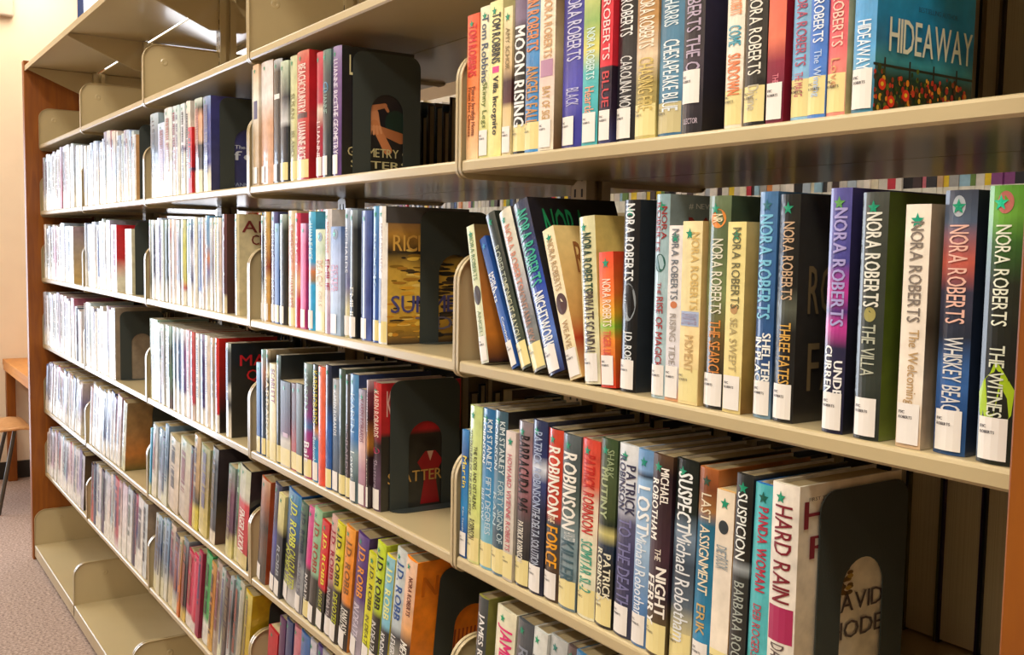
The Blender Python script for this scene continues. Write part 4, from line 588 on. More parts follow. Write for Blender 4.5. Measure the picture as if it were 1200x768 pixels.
[4,"C",-3.3706,0.0233,0.2458,0.0,0.0,"p","C4D8E0,A8A8C8@.6,F0EEE4@.84","","","0A8F6A","","frosty white paperback","",0.158],
[4,"C",-3.3457,0.0405,0.2333,0.0,0.0,"h","E0DED8,D4DCEC@.7,F0EEE4@.84","","","0A8F6A","","ivory hardcover","",0.151],
[4,"C",-3.3036,0.052,0.2401,0.0,0.0,"h","A8A8C8,C4D8E0@.6,F0EEE4@.84","","","0A8F6A","","pale grey hardcover","",0.155],
[4,"C",-3.2482,0.0857,0.2237,0.0,0.0,"h","B82848,A82040@.8,F0E0C8@.85","C81828,C01420@.5,E0DCC8@.8","","0A8F6A","","crimson hardcover","vase",0.145],
[4,"C",-3.0351,0.085,0.2086,0.0,0.0,"h","E0DCC0,D8D4B0","","","0A8F6A","","short beige hardcover","",0.135],
[4,"D",-3.6471,0.0061,0.2348,0.0,0.0,"p","E0DED8,B4CAEA@.5,F0EEE4@.84","","","0A8F6A","","ivory paperback","",0.152],
[4,"D",-3.6394,0.0497,0.2396,0.0,0.0,"h","C8BCE0,A8A8C8@.7,F0EEE4@.84","","","0A8F6A","","pale lilac hardcover","",0.155],
[4,"D",-3.5881,0.0344,0.2402,0.0,0.0,"h","C4D8E0,C4D8E0@.5,F0EEE4@.84","","","0A8F6A","","frosty white hardcover","",0.155],
[4,"D",-3.5521,0.0425,0.2278,0.0,0.0,"h","E4D8CC,F0EEE4@.84","","","0A8F6A","","cream hardcover","",0.147],
[4,"D",-3.508,0.023,0.2231,0.0,0.0,"p","A8A8C8,F0EEE4@.84","","","0A8F6A","","pale grey paperback","",0.144],
[4,"D",-3.4834,0.0326,0.2131,0.0,0.0,"h","E0DED8,F0EEE4@.84","","","0A8F6A","","ivory hardcover","",0.138],
[4,"D",-3.4492,0.0415,0.2277,0.0,0.0,"h","C4D8E0,A8A8C8@.3,F0EEE4@.84","","","0A8F6A","","frosty white hardcover","",0.147],
[4,"D",-3.4061,0.0453,0.2377,0.0,0.0,"h","E4D8CC,F0EEE4@.84","","","0A8F6A","","cream hardcover","",0.153],
[4,"D",-3.3592,0.0512,0.2221,0.0,0.0,"h","C8D8E8,E4D8CC@.7,F0EEE4@.84","","","0A8F6A","","bluish white hardcover","",0.144],
[4,"D",-3.3064,0.0312,0.244,0.0,0.0,"h","C8BCE0,B4CAEA@.7,F0EEE4@.84","","","0A8F6A","","pale lilac hardcover","",0.157],
[4,"D",-3.2736,0.0563,0.234,0.0,0.0,"h","E0DED8,F0EEE4@.84","","","0A8F6A","","ivory hardcover","",0.151],
[4,"D",-3.2157,0.0478,0.2436,0.0,0.0,"h","B4CAEA,F0EEE4@.84","8A7A68","","0A8F6A","","ice blue hardcover","",0.157],
[4,"E",-3.6176,0.0345,0.2262,0.0,12.0,"h","C8A8B8,E0D0D0@.5,F0EEE4@.84","","","0A8F6A","","mauve hardcover","",0.146],
[4,"E",-3.5807,0.0662,0.2384,0.0,12.0,"h","D8DCE8,F0EEE4@.84","","","0A8F6A","","whitish hardcover","",0.154],
[4,"E",-3.5114,0.0322,0.2327,0.0,12.0,"h","D8C8E0,F0EEE4@.84","","","0A8F6A","","lilac hardcover","",0.15],
[4,"E",-3.4769,0.0694,0.2358,0.0,12.0,"h","C8D0E8,F0EEE4@.84","","","0A8F6A","","pale blue hardcover","",0.152],
[4,"E",-3.4043,0.0484,0.2356,0.0,12.0,"h","B8C8E0,506090@.7,F0EEE4@.84","","","0A8F6A","","powder blue hardcover","",0.152],
[4,"E",-3.3532,0.0512,0.2429,0.0,12.0,"h","D8DCE8,8898C0@.7,F0EEE4@.84","","","0A8F6A","","whitish hardcover","",0.157],
[4,"E",-3.2993,0.0455,0.2492,0.0,12.0,"h","506090,D8DCE8@.4,F0EEE4@.84","","","0A8F6A","","navy hardcover","",0.161],
[4,"E",-3.2512,0.0426,0.2332,0.0,12.0,"h","9088B8,C8A8B8@.4,F0EEE4@.84","","","0A8F6A","","lavender hardcover","",0.151],
[4,"E",-3.206,0.057,0.2486,0.0,12.0,"h","C8A8B8,D8C8E0@.3,F0EEE4@.84","","","0A8F6A","","mauve hardcover","",0.16],
[4,"E",-3.1223,0.0467,0.2398,0.0,12.0,"h","D8E8E0,E0E4D8@.5,D8D8A8","8A7048,987040@.4,B87028@.75,585018","","0A8F6A","","pale green edged hardcover","gold",0.155],
[4,"F",-3.6241,0.0456,0.2248,0.0,9.0,"h","482838,C04830@.8","","","0A8F6A","","dark maroon hardcover","",0.145],
[4,"F",-3.5763,0.0474,0.2335,0.0,9.0,"h","283060,1E2850","","","0A8F6A","","dark navy hardcover","",0.151],
[4,"F",-3.5267,0.0293,0.2397,0.0,9.0,"h","B8C8E0,F0EEE4@.84","","","0A8F6A","","powder blue hardcover","",0.155],
[4,"F",-3.4954,0.0481,0.2379,0.0,9.0,"h","E8DCD8,C8D0E8@.7,F0EEE4@.84","","","0A8F6A","","cream hardcover","",0.153],
[4,"F",-3.4451,0.0581,0.2349,0.0,9.0,"h","302850,282048","","","0A8F6A","","deep navy hardcover","",0.152],
[4,"F",-3.3847,0.0383,0.2436,0.0,9.0,"h","B8C8E0,F0EEE4@.84","","","0A8F6A","","powder blue hardcover","",0.157],
[4,"F",-3.3443,0.0405,0.2399,0.0,9.0,"h","C8D0E8,E8DCD8@.5,F0EEE4@.84","","","0A8F6A","","pale blue hardcover","",0.155],
[4,"F",-3.3017,0.0326,0.248,0.0,9.0,"h","E8DCD8,A8C8D8@.6,F0EEE4@.84","","","0A8F6A","","cream hardcover","",0.16],
[4,"F",-3.2671,0.0351,0.25,0.0,9.0,"h","8898C0,F0EEE4@.84","","","0A8F6A","","denim blue hardcover","",0.161],
[4,"F",-3.23,0.0611,0.25,0.0,9.0,"h","B84858,A84050@.8,E8E0E0","","","0A8F6A","","red hardcover","",0.161],
[4,"F",-3.1665,0.0385,0.2493,0.0,9.0,"h","C8A8B8,E8DCD8@.7,F0EEE4@.84","","","0A8F6A","","mauve hardcover","",0.161],
[4,"F",-3.1259,0.0607,0.25,0.0,9.0,"h","D8C8E0,F0EEE4@.84","","","0A8F6A","","lilac hardcover","",0.161],
[4,"F",-3.0628,0.059,0.25,0.0,9.0,"h","B8C8E0,F0EEE4@.84","","","0A8F6A","","powder blue hardcover","",0.161],
[4,"F",-3.0015,0.0467,0.25,0.0,9.0,"h","2A2850,242044","","","0A8F6A","","midnight blue hardcover","",0.161],
[4,"F",-2.9526,0.0339,0.25,0.0,9.0,"h","B85878,506090@.5,F0EEE4@.84","","","0A8F6A","","rose red hardcover","",0.161],
[4,"F",-2.9167,0.0615,0.25,0.0,9.0,"h","E4E4EC,F0EEE4@.84","","","0A8F6A","","white hardcover","",0.161],
[4,"F",-2.8528,0.0437,0.25,0.0,9.0,"h","C8D8E8,D8E0E0","988878,A89880","","0A8F6A","","pale blue hardcover","face",0.161],
[5,"B",-4.5339,0.0185,0.233,0.0,0.0,"p","C8BCE0,E0DED8@.7,F0EEE4@.84","","","0A8F6A","","pale lilac paperback","",0.15],
[5,"B",-4.5138,0.0246,0.2328,0.0,0.0,"p","C4D8E0,C8D8E8@.7,F0EEE4@.84","","","0A8F6A","","frosty white paperback","",0.15],
[5,"B",-4.4876,0.0305,0.2266,0.0,0.0,"h","B4CAEA,F0EEE4@.84","","","0A8F6A","","ice blue hardcover","",0.146],
[5,"B",-4.4555,0.0437,0.2423,0.0,0.0,"h","D4DCEC,F0EEE4@.84","","","0A8F6A","","white hardcover","",0.156],
[5,"B",-4.4102,0.0428,0.2379,0.0,0.0,"h","C4D8E0,F0EEE4@.84","","","0A8F6A","","frosty white hardcover","",0.153],
[5,"B",-4.3658,0.0331,0.2316,0.0,0.0,"h","A8A8C8,B4CAEA@.3,F0EEE4@.84","","","0A8F6A","","pale grey hardcover","",0.15],
[5,"B",-4.3311,0.0179,0.2373,0.0,0.0,"p","D4DCEC,F0EEE4@.84","","","0A8F6A","","white paperback","",0.153],
[5,"B",-4.3116,0.0397,0.2441,0.0,0.0,"h","A8A8C8,E0DED8@.4,F0EEE4@.84","","","0A8F6A","","pale grey hardcover","",0.157],
[5,"B",-4.2703,0.0297,0.2308,0.0,0.0,"h","E0DED8,F0EEE4@.84","","","0A8F6A","","ivory hardcover","",0.149],
[5,"B",-4.239,0.0339,0.2365,0.0,0.0,"h","C8D8E8,F0EEE4@.84","","","0A8F6A","","bluish white hardcover","",0.153],
[5,"B",-4.2035,0.0377,0.2432,0.0,0.0,"h","D4DCEC,C8BCE0@.7,F0EEE4@.84","","","0A8F6A","","white hardcover","",0.157],
[5,"B",-4.1642,0.0355,0.241,0.0,0.0,"h","E4D8CC,E0DED8@.3,F0EEE4@.84","","","0A8F6A","","cream hardcover","",0.155],
[5,"B",-4.1271,0.0313,0.2499,0.0,0.0,"h","C8D0F0,98203A@.4,A82838@.8,983040","","","0A8F6A","","crimson hardcover","",0.161],
[5,"B",-4.0942,0.0435,0.25,0.0,0.0,"h","A8A8C8,A8A8C8@.5,F0EEE4@.84","","","0A8F6A","","pale grey hardcover","",0.161],
[5,"B",-4.0491,0.0285,0.25,0.0,0.0,"h","E0DED8,C8BCE0@.7,F0EEE4@.84","","","0A8F6A","","ivory hardcover","",0.161],
[5,"B",-4.019,0.0287,0.25,0.0,0.0,"h","C8D8E8,F0EEE4@.84","","","0A8F6A","","bluish white hardcover","",0.161],
[5,"B",-3.9887,0.0418,0.2497,0.0,0.0,"h","D4DCEC,C8D8E8@.5,F0EEE4@.84","","","0A8F6A","","white hardcover","",0.161],
[5,"B",-3.9453,0.023,0.2315,0.0,0.0,"p","E0DED8,F0EEE4@.84","","","0A8F6A","","ivory paperback","",0.15],
[5,"B",-3.9207,0.026,0.2358,0.0,0.0,"p","E4D8CC,E0DED8@.3,F0EEE4@.84","","","0A8F6A","","cream paperback","",0.152],
[5,"B",-3.8931,0.0412,0.2465,0.0,0.0,"h","C4D8E0,D4DCEC@.3,F0EEE4@.84","","","0A8F6A","","frosty white hardcover","",0.159],
[5,"B",-3.8503,0.0193,0.2374,0.0,0.0,"p","D4DCEC,C8D8E8@.4,F0EEE4@.84","","","0A8F6A","","white paperback","",0.153],
[5,"B",-3.8294,0.0414,0.2293,0.0,0.0,"h","A8A8C8,F0EEE4@.84","","","0A8F6A","","pale grey hardcover","",0.148],
[5,"B",-3.7864,0.0373,0.2326,0.0,0.0,"h","C8D8E8,B4CAEA@.6,F0EEE4@.84","","","0A8F6A","","bluish white hardcover","",0.15],
[5,"B",-3.7475,0.0298,0.2303,0.0,0.0,"h","E0DED8,F0EEE4@.84","","","0A8F6A","","ivory hardcover","",0.149],
[5,"B",-3.7161,0.0264,0.2284,0.0,0.0,"p","D4DCEC,F0EEE4@.84","","","0A8F6A","","white paperback","",0.148],
[5,"C",-4.5341,0.0511,0.2377,0.0,0.0,"h","E4D8CC,C4D8E0@.7,F0EEE4@.84","","","0A8F6A","","cream hardcover","",0.153],
[5,"C",-4.4814,0.0572,0.2183,0.0,0.0,"h","A0BAE4,E0DED8@.3,F0EEE4@.84","","","0A8F6A","","pale blue hardcover","",0.141],
[5,"C",-4.4226,0.0303,0.2299,0.0,0.0,"h","B4CAEA,E0DED8@.3,F0EEE4@.84","","","0A8F6A","","ice blue hardcover","",0.149],
[5,"C",-4.3907,0.0494,0.2235,0.0,0.0,"h","A8A8C8,C4D8E0@.6,F0EEE4@.84","","","0A8F6A","","pale grey hardcover","",0.145],
[5,"C",-4.3397,0.0388,0.2332,0.0,0.0,"h","E4D8CC,C4D8E0@.3,F0EEE4@.84","","","0A8F6A","","cream hardcover","",0.151],
[5,"C",-4.2993,0.034,0.2289,0.0,0.0,"h","D8B8D8,D05888@.6,E8D8E8","","","0A8F6A","","pinkish hardcover","",0.148],
[5,"C",-4.2637,0.038,0.2285,0.0,0.0,"h","E0DED8,D4DCEC@.6,F0EEE4@.84","","","0A8F6A","","ivory hardcover","",0.148],
[5,"C",-4.2241,0.049,0.2237,0.0,0.0,"h","E0DED8,C8D8E8@.5,F0EEE4@.84","","","0A8F6A","","ivory hardcover","",0.145],
[5,"C",-4.1735,0.0386,0.2354,0.0,0.0,"h","C8BCE0,A0BAE4@.3,F0EEE4@.84","","","0A8F6A","","pale lilac hardcover","",0.152],
[5,"C",-4.1333,0.04,0.2397,0.0,0.0,"h","C4D8E0,F0EEE4@.84","","","0A8F6A","","frosty white hardcover","",0.155],
[5,"C",-4.0917,0.0301,0.2381,0.0,0.0,"h","B4CAEA,A8A8C8@.4,F0EEE4@.84","","","0A8F6A","","ice blue hardcover","",0.154],
[5,"C",-4.06,0.0576,0.2254,0.0,0.0,"h","C4D8E0,C8BCE0@.4,F0EEE4@.84","","","0A8F6A","","frosty white hardcover","",0.146],
[5,"C",-4.0008,0.0504,0.2265,0.0,0.0,"h","E0DED8,B4CAEA@.3,F0EEE4@.84","","","0A8F6A","","ivory hardcover","",0.146],
[5,"C",-3.9488,0.069,0.2228,0.0,0.0,"h","E8F0F8,E8E8E0","A08890,A89888@.4,C8A868","","0A8F6A","","blue white hardcover","",0.144],
[5,"D",-4.5575,0.0041,0.2355,0.0,0.0,"p","E8DCD8,C8D0E8@.6,F0EEE4@.84","","","0A8F6A","","cream paperback","",0.152],
[5,"D",-4.5518,0.0371,0.236,0.0,0.0,"h","C8D0E8,C8D0E8@.7,F0EEE4@.84","","","0A8F6A","","pale blue hardcover","",0.152],
[5,"D",-4.5131,0.0579,0.2247,0.0,0.0,"h","D8DCE8,F0EEE4@.84","","","0A8F6A","","whitish hardcover","",0.145],
[5,"D",-4.4536,0.0357,0.2374,0.0,0.0,"h","A8C8D8,E8DCD8@.6,F0EEE4@.84","","","0A8F6A","","aqua hardcover","",0.153],
[5,"D",-4.4163,0.0339,0.2379,0.0,0.0,"h","E4E4EC,F0EEE4@.84","","","0A8F6A","","white hardcover","",0.154],
[5,"D",-4.3808,0.0396,0.2325,0.0,0.0,"h","9088B8,A8C8D8@.5,F0EEE4@.84","","","0A8F6A","","lavender hardcover","",0.15],
[5,"D",-4.3396,0.0328,0.233,0.0,0.0,"h","E8DCD8,F0EEE4@.84","","","0A8F6A","","cream hardcover","",0.15],
[5,"D",-4.3052,0.0491,0.2397,0.0,0.0,"h","E0D0D0,F0EEE4@.84","","","0A8F6A","","pale pink hardcover","",0.155],
[5,"D",-4.2545,0.0486,0.2474,0.0,0.0,"h","9088B8,E0D0D0@.3,F0EEE4@.84","","","0A8F6A","","lavender hardcover","",0.159],
[5,"D",-4.2043,0.0285,0.245,0.0,0.0,"h","683838,784038@.8,E0E0E8","","","0A8F6A","","russet hardcover","",0.158],
[5,"D",-4.1742,0.0313,0.2414,0.0,0.0,"h","D8C8E0,F0EEE4@.84","","","0A8F6A","","lilac hardcover","",0.156],
[5,"D",-4.1413,0.0469,0.2418,0.0,0.0,"h","C8A8B8,F0EEE4@.84","","","0A8F6A","","mauve hardcover","",0.156],
[5,"D",-4.0928,0.0567,0.2402,0.0,0.0,"h","C8A8B8,C8D0E8@.5,F0EEE4@.84","","","0A8F6A","","mauve hardcover","",0.155],
[5,"D",-4.0345,0.046,0.2327,0.0,0.0,"h","9088B8,F0EEE4@.84","","","0A8F6A","","lavender hardcover","",0.15],
[5,"D",-3.9869,0.0381,0.2254,0.0,0.0,"h","E4E4EC,F0EEE4@.84","","","0A8F6A","","white hardcover","",0.146],
[5,"D",-3.9472,0.0587,0.24,0.0,0.0,"h","B85878,F0EEE4@.84","","","0A8F6A","","rose red hardcover","",0.155],
[5,"D",-3.8704,0.0443,0.2114,0.0,0.0,"h","9088B8,D8DCE8@.7,F0EEE4@.84","","","0A8F6A","","lavender hardcover","",0.137],
[5,"D",-3.8245,0.032,0.208,0.0,0.0,"h","384868,283048","","","0A8F6A","","ink blue hardcover","",0.135],
[5,"D",-3.7909,0.0206,0.2024,0.0,0.0,"p","E0D0D0,B85878@.6,F0EEE4@.84","","","0A8F6A","","pale pink paperback","",0.132],
[5,"D",-3.7687,0.0309,0.1968,0.0,0.0,"h","E4E4EC,E0D0D0@.6,F0EEE4@.84","","","0A8F6A","","white hardcover","",0.128],
[5,"E",-4.5575,0.0301,0.2101,0.0,15.0,"h","506090,8898C0@.5,F0EEE4@.84","","","0A8F6A","","navy hardcover","",0.136],
[5,"E",-4.5247,0.0196,0.2194,0.0,15.0,"p","8898C0,B8C8E0@.5,F0EEE4@.84","","","0A8F6A","","denim blue paperback","",0.142],
[5,"E",-4.5028,0.0241,0.2259,0.0,15.0,"p","C8D0E8,D8C8E0@.7,F0EEE4@.84","","","0A8F6A","","pale blue paperback","",0.146],
[5,"E",-4.4762,0.0267,0.2248,0.0,15.0,"h","C8D0E8,D8C8E0@.4,F0EEE4@.84","","","0A8F6A","","pale blue hardcover","",0.145],
[5,"E",-4.447,0.0293,0.232,0.0,15.0,"h","9088B8,F0EEE4@.84","","","0A8F6A","","lavender hardcover","",0.15],
[5,"E",-4.4151,0.0212,0.2177,0.0,15.0,"p","C8D0E8,E0D0D0@.4,F0EEE4@.84","","","0A8F6A","","pale blue paperback","",0.141],
[5,"E",-4.3916,0.0306,0.2332,0.0,15.0,"h","E0D0D0,D8DCE8@.4,F0EEE4@.84","","","0A8F6A","","pale pink hardcover","",0.151],
[5,"E",-4.3583,0.0275,0.2168,0.0,15.0,"h","C8A8B8,F0EEE4@.84","","","0A8F6A","","mauve hardcover","",0.14],
[5,"E",-4.3282,0.0405,0.2282,0.0,15.0,"h","B8C8E0,F0EEE4@.84","","","0A8F6A","","powder blue hardcover","",0.147],
[5,"E",-4.2847,0.0347,0.2346,0.0,15.0,"h","B85878,8898C0@.6,F0EEE4@.84","","","0A8F6A","","rose red hardcover","",0.151],
[5,"E",-4.2472,0.0447,0.2209,0.0,15.0,"h","D8C8E0,D8DCE8@.4,F0EEE4@.84","","","0A8F6A","","lilac hardcover","",0.143],
[5,"E",-4.1993,0.0376,0.2203,0.0,15.0,"h","C8A8B8,9088B8@.3,F0EEE4@.84","","","0A8F6A","","mauve hardcover","",0.143],
[5,"E",-4.1588,0.0408,0.2326,0.0,15.0,"h","8898C0,506090@.6,F0EEE4@.84","","","0A8F6A","","denim blue hardcover","",0.15],
[5,"E",-4.115,0.0352,0.213,0.0,15.0,"h","C8D0E8,D8C8E0@.6,F0EEE4@.84","","","0A8F6A","","pale blue hardcover","",0.138],
[5,"E",-4.077,0.0313,0.2315,0.0,15.0,"h","C8D0E8,F0EEE4@.84","","","0A8F6A","","pale blue hardcover","",0.15],
[5,"E",-4.043,0.0424,0.2239,0.0,15.0,"h","C8A8B8,E0D0D0@.5,F0EEE4@.84","","","0A8F6A","","mauve hardcover","",0.145],
[5,"E",-3.9975,0.0377,0.2172,0.0,15.0,"h","E8DCD8,E0D0D0@.4,F0EEE4@.84","","","0A8F6A","","cream hardcover","",0.141],
[5,"E",-3.9569,0.0465,0.2265,0.0,15.0,"h","506090,506090@.4,F0EEE4@.84","","","0A8F6A","","navy hardcover","",0.146],
[5,"E",-3.9072,0.0398,0.2258,0.0,15.0,"h","D8DCE8,A8C8D8@.3,F0EEE4@.84","","","0A8F6A","","whitish hardcover","",0.146],
[5,"E",-3.8644,0.0389,0.2092,0.0,15.0,"h","E8DCD8,9088B8@.4,F0EEE4@.84","","","0A8F6A","","cream hardcover","",0.136],
[5,"E",-3.8225,0.0269,0.2207,0.0,15.0,"h","E8DCD8,9088B8@.4,F0EEE4@.84","","","0A8F6A","","cream hardcover","",0.143],
[5,"F",-4.5575,0.0133,0.1943,0.0,13.0,"h","E8DCD8,F0EEE4@.84","","","0A8F6A","","cream hardcover","",0.126],
[5,"F",-4.5422,0.0428,0.2066,0.0,13.0,"h","E8DCD8,F0EEE4@.84","","","0A8F6A","","cream hardcover","",0.134],
[5,"F",-4.4967,0.0281,0.2251,0.0,13.0,"h","506090,E4E4EC@.4,F0EEE4@.84","","","0A8F6A","","navy hardcover","",0.146],
[5,"F",-4.4663,0.048,0.215,0.0,13.0,"h","D8DCE8,C8A8B8@.7,F0EEE4@.84","","","0A8F6A","","whitish hardcover","",0.139],
[5,"F",-4.4154,0.0441,0.2244,0.0,13.0,"h","B8C8E0,B8C8E0@.3,F0EEE4@.84","","","0A8F6A","","powder blue hardcover","",0.145],
[5,"F",-4.3685,0.0428,0.2308,0.0,13.0,"h","C8A8B8,F0EEE4@.84","","","0A8F6A","","mauve hardcover","",0.149],
[5,"F",-4.323,0.0342,0.2344,0.0,13.0,"h","9088B8,F0EEE4@.84","","","0A8F6A","","lavender hardcover","",0.151],
[5,"F",-4.2863,0.034,0.2279,0.0,13.0,"h","B8C8E0,B85878@.3,F0EEE4@.84","","","0A8F6A","","powder blue hardcover","",0.147],
[5,"F",-4.2498,0.0359,0.2285,0.0,13.0,"h","E4E4EC,F0EEE4@.84","","","0A8F6A","","white hardcover","",0.148],
[5,"F",-4.2114,0.0221,0.2359,0.0,13.0,"p","A8C8D8,F0EEE4@.84","","","0A8F6A","","aqua paperback","",0.152],
[5,"F",-4.1871,0.0255,0.2173,0.0,13.0,"p","E0D0D0,E8DCD8@.3,F0EEE4@.84","","","0A8F6A","","pale pink paperback","",0.141],
[5,"F",-4.1593,0.0407,0.2298,0.0,13.0,"h","D8DCE8,A8C8D8@.6,F0EEE4@.84","","","0A8F6A","","whitish hardcover","",0.148],
[5,"F",-4.1159,0.0225,0.2303,0.0,13.0,"p","E4E4EC,9088B8@.7,F0EEE4@.84","","","0A8F6A","","white paperback","",0.149],
[5,"F",-4.0912,0.0382,0.2307,0.0,13.0,"h","E4E4EC,C8A8B8@.5,F0EEE4@.84","","","0A8F6A","","white hardcover","",0.149],
[5,"F",-4.0504,0.0387,0.2313,0.0,13.0,"h","B85878,F0EEE4@.84","","","0A8F6A","","rose red hardcover","",0.149],
[5,"F",-4.0091,0.0446,0.2359,0.0,13.0,"h","E0D0D0,D8C8E0@.5,F0EEE4@.84","","","0A8F6A","","pale pink hardcover","",0.152],
[5,"F",-3.9617,0.02,0.2364,0.0,13.0,"p","A8C8D8,C8A8B8@.4,F0EEE4@.84","","","0A8F6A","","aqua paperback","",0.153],
[5,"F",-3.9396,0.0404,0.2329,0.0,13.0,"h","E4E4EC,F0EEE4@.84","","","0A8F6A","","white hardcover","",0.15],
[5,"F",-3.8965,0.0383,0.2335,0.0,13.0,"h","E4E4EC,D8C8E0@.7,F0EEE4@.84","","","0A8F6A","","white hardcover","",0.151],
[5,"F",-3.8556,0.0354,0.241,0.0,13.0,"h","9088B8,9088B8@.6,F0EEE4@.84","","","0A8F6A","","lavender hardcover","",0.155],
[5,"F",-3.8177,0.0478,0.2306,0.0,13.0,"h","C8C8D8,B8B8C8","3A2820,584028@.6,28201E","","0A8F6A","","pale grey hardcover","",0.149]]''')
chars=set('0123456789')
for b in BOOKS:
    for t in b[12].split(';'):
        if t: chars|=set(t.split('|')[0])
for t,_ in COVERS.values():
    for x in t: chars|=set(x[0])
chars|=set('FICROBERTS'); chars-={' '}
build_glyphs(chars)
ZT={'A':1.8812,'B':1.5874,'C':1.2894,'D':.98997,'E':.69465,'F':.40239}
ORD=['first','second','third','fourth','fifth','sixth','seventh','eighth','ninth','tenth','eleventh','twelfth','thirteenth','fourteenth','fifteenth','sixteenth','seventeenth','eighteenth','nineteenth','twentieth','twenty-first','twenty-second']
ROWN={'B':'top book shelf','C':'second book shelf','D':'third book shelf','E':'fourth book shelf','F':'lowest book shelf'}
BAYN={1:'nearest bay',2:'second bay',3:'third bay',4:'fourth bay'}
rnd=random.Random(3)
cnt={}
far=MB(); farp=MB()
LAST={}
for (bay,row,X,W,H,Y,ang,kind,spine,side,lab,star,texts,desc,cover,D) in BOOKS:
    Z=ZT[row]+.0004; a=R(ang)
    Y=Y+rnd.uniform(0,.006)+(.004 if row in 'BC' else 0)
    if ang>0: # leans right: pivots on its right bottom edge
        mtx=Matrix.Translation((X+W/math.cos(a),Y,Z))@Matrix.Rotation(a,4,'Y')@Matrix.Translation((-W,0,0))
    else:
        mtx=Matrix.Translation((X,Y,Z))@Matrix.Rotation(a,4,'Y')
    LAST[bay,row]=(X+W/math.cos(a),a)
    cnt[bay,row]=cnt.get((bay,row),0)+1; num=cnt[bay,row]
    marks=MB()
    if bay>=3 and not texts and rnd.random()<.93:
        c=rnd.choice(['3A4878','5A5868','8A4858','2A2C34','7A6A50','4A7080','6A6890','3A3A40','A05848','586858']); c=lin(c)
        xa=rnd.uniform(.25,.4)*W; xb=rnd.uniform(.6,.78)*W; t=rnd.uniform(.06,.14); e=rnd.uniform(.6,.82)
        while t<e:
            l=rnd.uniform(.012,.03)
            if rnd.random()<.88: marks.v+=[(xa,-.0006,H*(1-t)),(xb,-.0006,H*(1-t)),(xb,-.0006,H*(1-t-l*.72)),(xa,-.0006,H*(1-t-l*.72))]; k=len(marks.v)-4; marks.face((k+3,k+2,k+1,k),c)
            t+=l
    if bay==5:
        s=len(far.v); far.v+=marks.v; far.f+=[tuple(i+s for i in f) for f in marks.f]; far.c+=marks.c; far.m+=marks.m; far.xform(mtx,s)
        s=len(far.v); cover_mb(far,W,H,D,kind,spine,side,small=True); far.xform(mtx,s)
        s=len(farp.v); farp.box(.001,W-.001,.006,D-.004,.002,H-.003,skip='fb'); farp.xform(mtx,s); continue
    nm='hardcover_book' if kind=='h' else 'paperback_book'
    label='%s, %s from left, %s, %s'%(desc,ORD[num-1],ROWN[row],BAYN[bay])
    if bay>=3:   # small in the photograph: cover and pages only
        mb=MB(); cover_mb(mb,W,H,D,kind,spine,side,small=True)
        o=mb.obj(nm,M['jacket'] if kind=='h' else M['paper']); o.matrix_world=mtx
        tag(o,label,'book','novels on the shelves')
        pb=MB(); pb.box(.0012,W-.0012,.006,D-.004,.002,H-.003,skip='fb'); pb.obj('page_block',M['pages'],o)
        if marks.v: marks.obj('spine_lettering',M['print'],o,kind='stuff')
    else:
        o=empty(nm,label,'book',group='novels on the shelves'); o.matrix_world=mtx
        mb=MB(); cover_mb(mb,W,H,D,kind,spine,side); mb.obj('cover',M['jacket'] if kind=='h' else M['paper'],o)
        t=.0026 if kind=='h' else .0007
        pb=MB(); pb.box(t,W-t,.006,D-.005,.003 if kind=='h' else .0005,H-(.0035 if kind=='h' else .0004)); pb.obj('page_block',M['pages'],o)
    if star and H>.1 and bay<=3 and W>.012:
        v,f=star2d(); r=min(.0068,W*.36); cx=W*(.5 if W<.03 else .4); cz=H-.014
        sb=MB(); fn=lambda p,q:(cx+p*r,spine_y(cx+p*r,W,kind)-.0007,cz+q*r)
        put(sb,v,f,fn,lin(star)); sb.obj('star_sticker',M['print'],o)
    if bay>=3:
        if texts:
            tb=MB()
            for t in texts.split(';'):
                tt,t0,t1,x0,x1,c=t.split('|')[:6]; t0,t1,x0,x1=map(float,(t0,t1,x0,x1))
                v,f=(rect2d() if tt=='#' else ellipse2d() if tt=='@' else text2d(tt,1))
                put(tb,v,f,lambda p,q:((x0+(x1-x0)*q)*W,spine_y((x0+(x1-x0)*q)*W,W,kind)-.0005,H*(1-t0-(t1-t0)*p)),lin(c))
            tb.obj('spine_lettering',M['print'],o)
    else:
        # spine label
        if lab:
            lh=.036 if lab[0]!='t' else .034; z0=.0035 if lab!='w+' else .032
            if bay==1 and row=='C' and kind=='h': lh=.035
            x0,x1=(W*.08,min(W*.9,.026+W*.08)) if lab[0] in 'w' else (W*.02,W*.98)
            if lab[0]=='w' and W<.026: x0,x1=W*.06,W*.94
            lb=MB(); i=0; N=4
            for k in range(N+1):
                x=x0+(x1-x0)*k/N
                for z in (z0,z0+lh): lb.v.append((x,spine_y(x,W,kind)-(.0011 if lab[0]=='w' else .0003),z))
            for k in range(N): lb.face((2*k,2*k+2,2*k+3,2*k+1))
            lo=lb.obj('spine_label',M[{'w':'label','y':'label_yellow','t':'label_tan','c':'label'}[lab[0]]] if lab!='c' else M['label_yellow'],o)
            if bay==1 and row!='E':
                tb=MB()
                for j,s in enumerate(LABEL_FIC):
                    hh=.0026; zz=z0+lh-.009-j*.0045; wid=(.006 if s=='FIC' else .0135)*min(1,(x1-x0)/.02)
                    v,f=text2d(s,1)
                    put(tb,v,f,lambda p,q:(x0+.0015+p*wid,spine_y(x0+.0015+p*wid,W,kind)-.0014,zz+q*hh),lin('3A3640'))
                tb.obj('label_lettering',M['print'],lo)
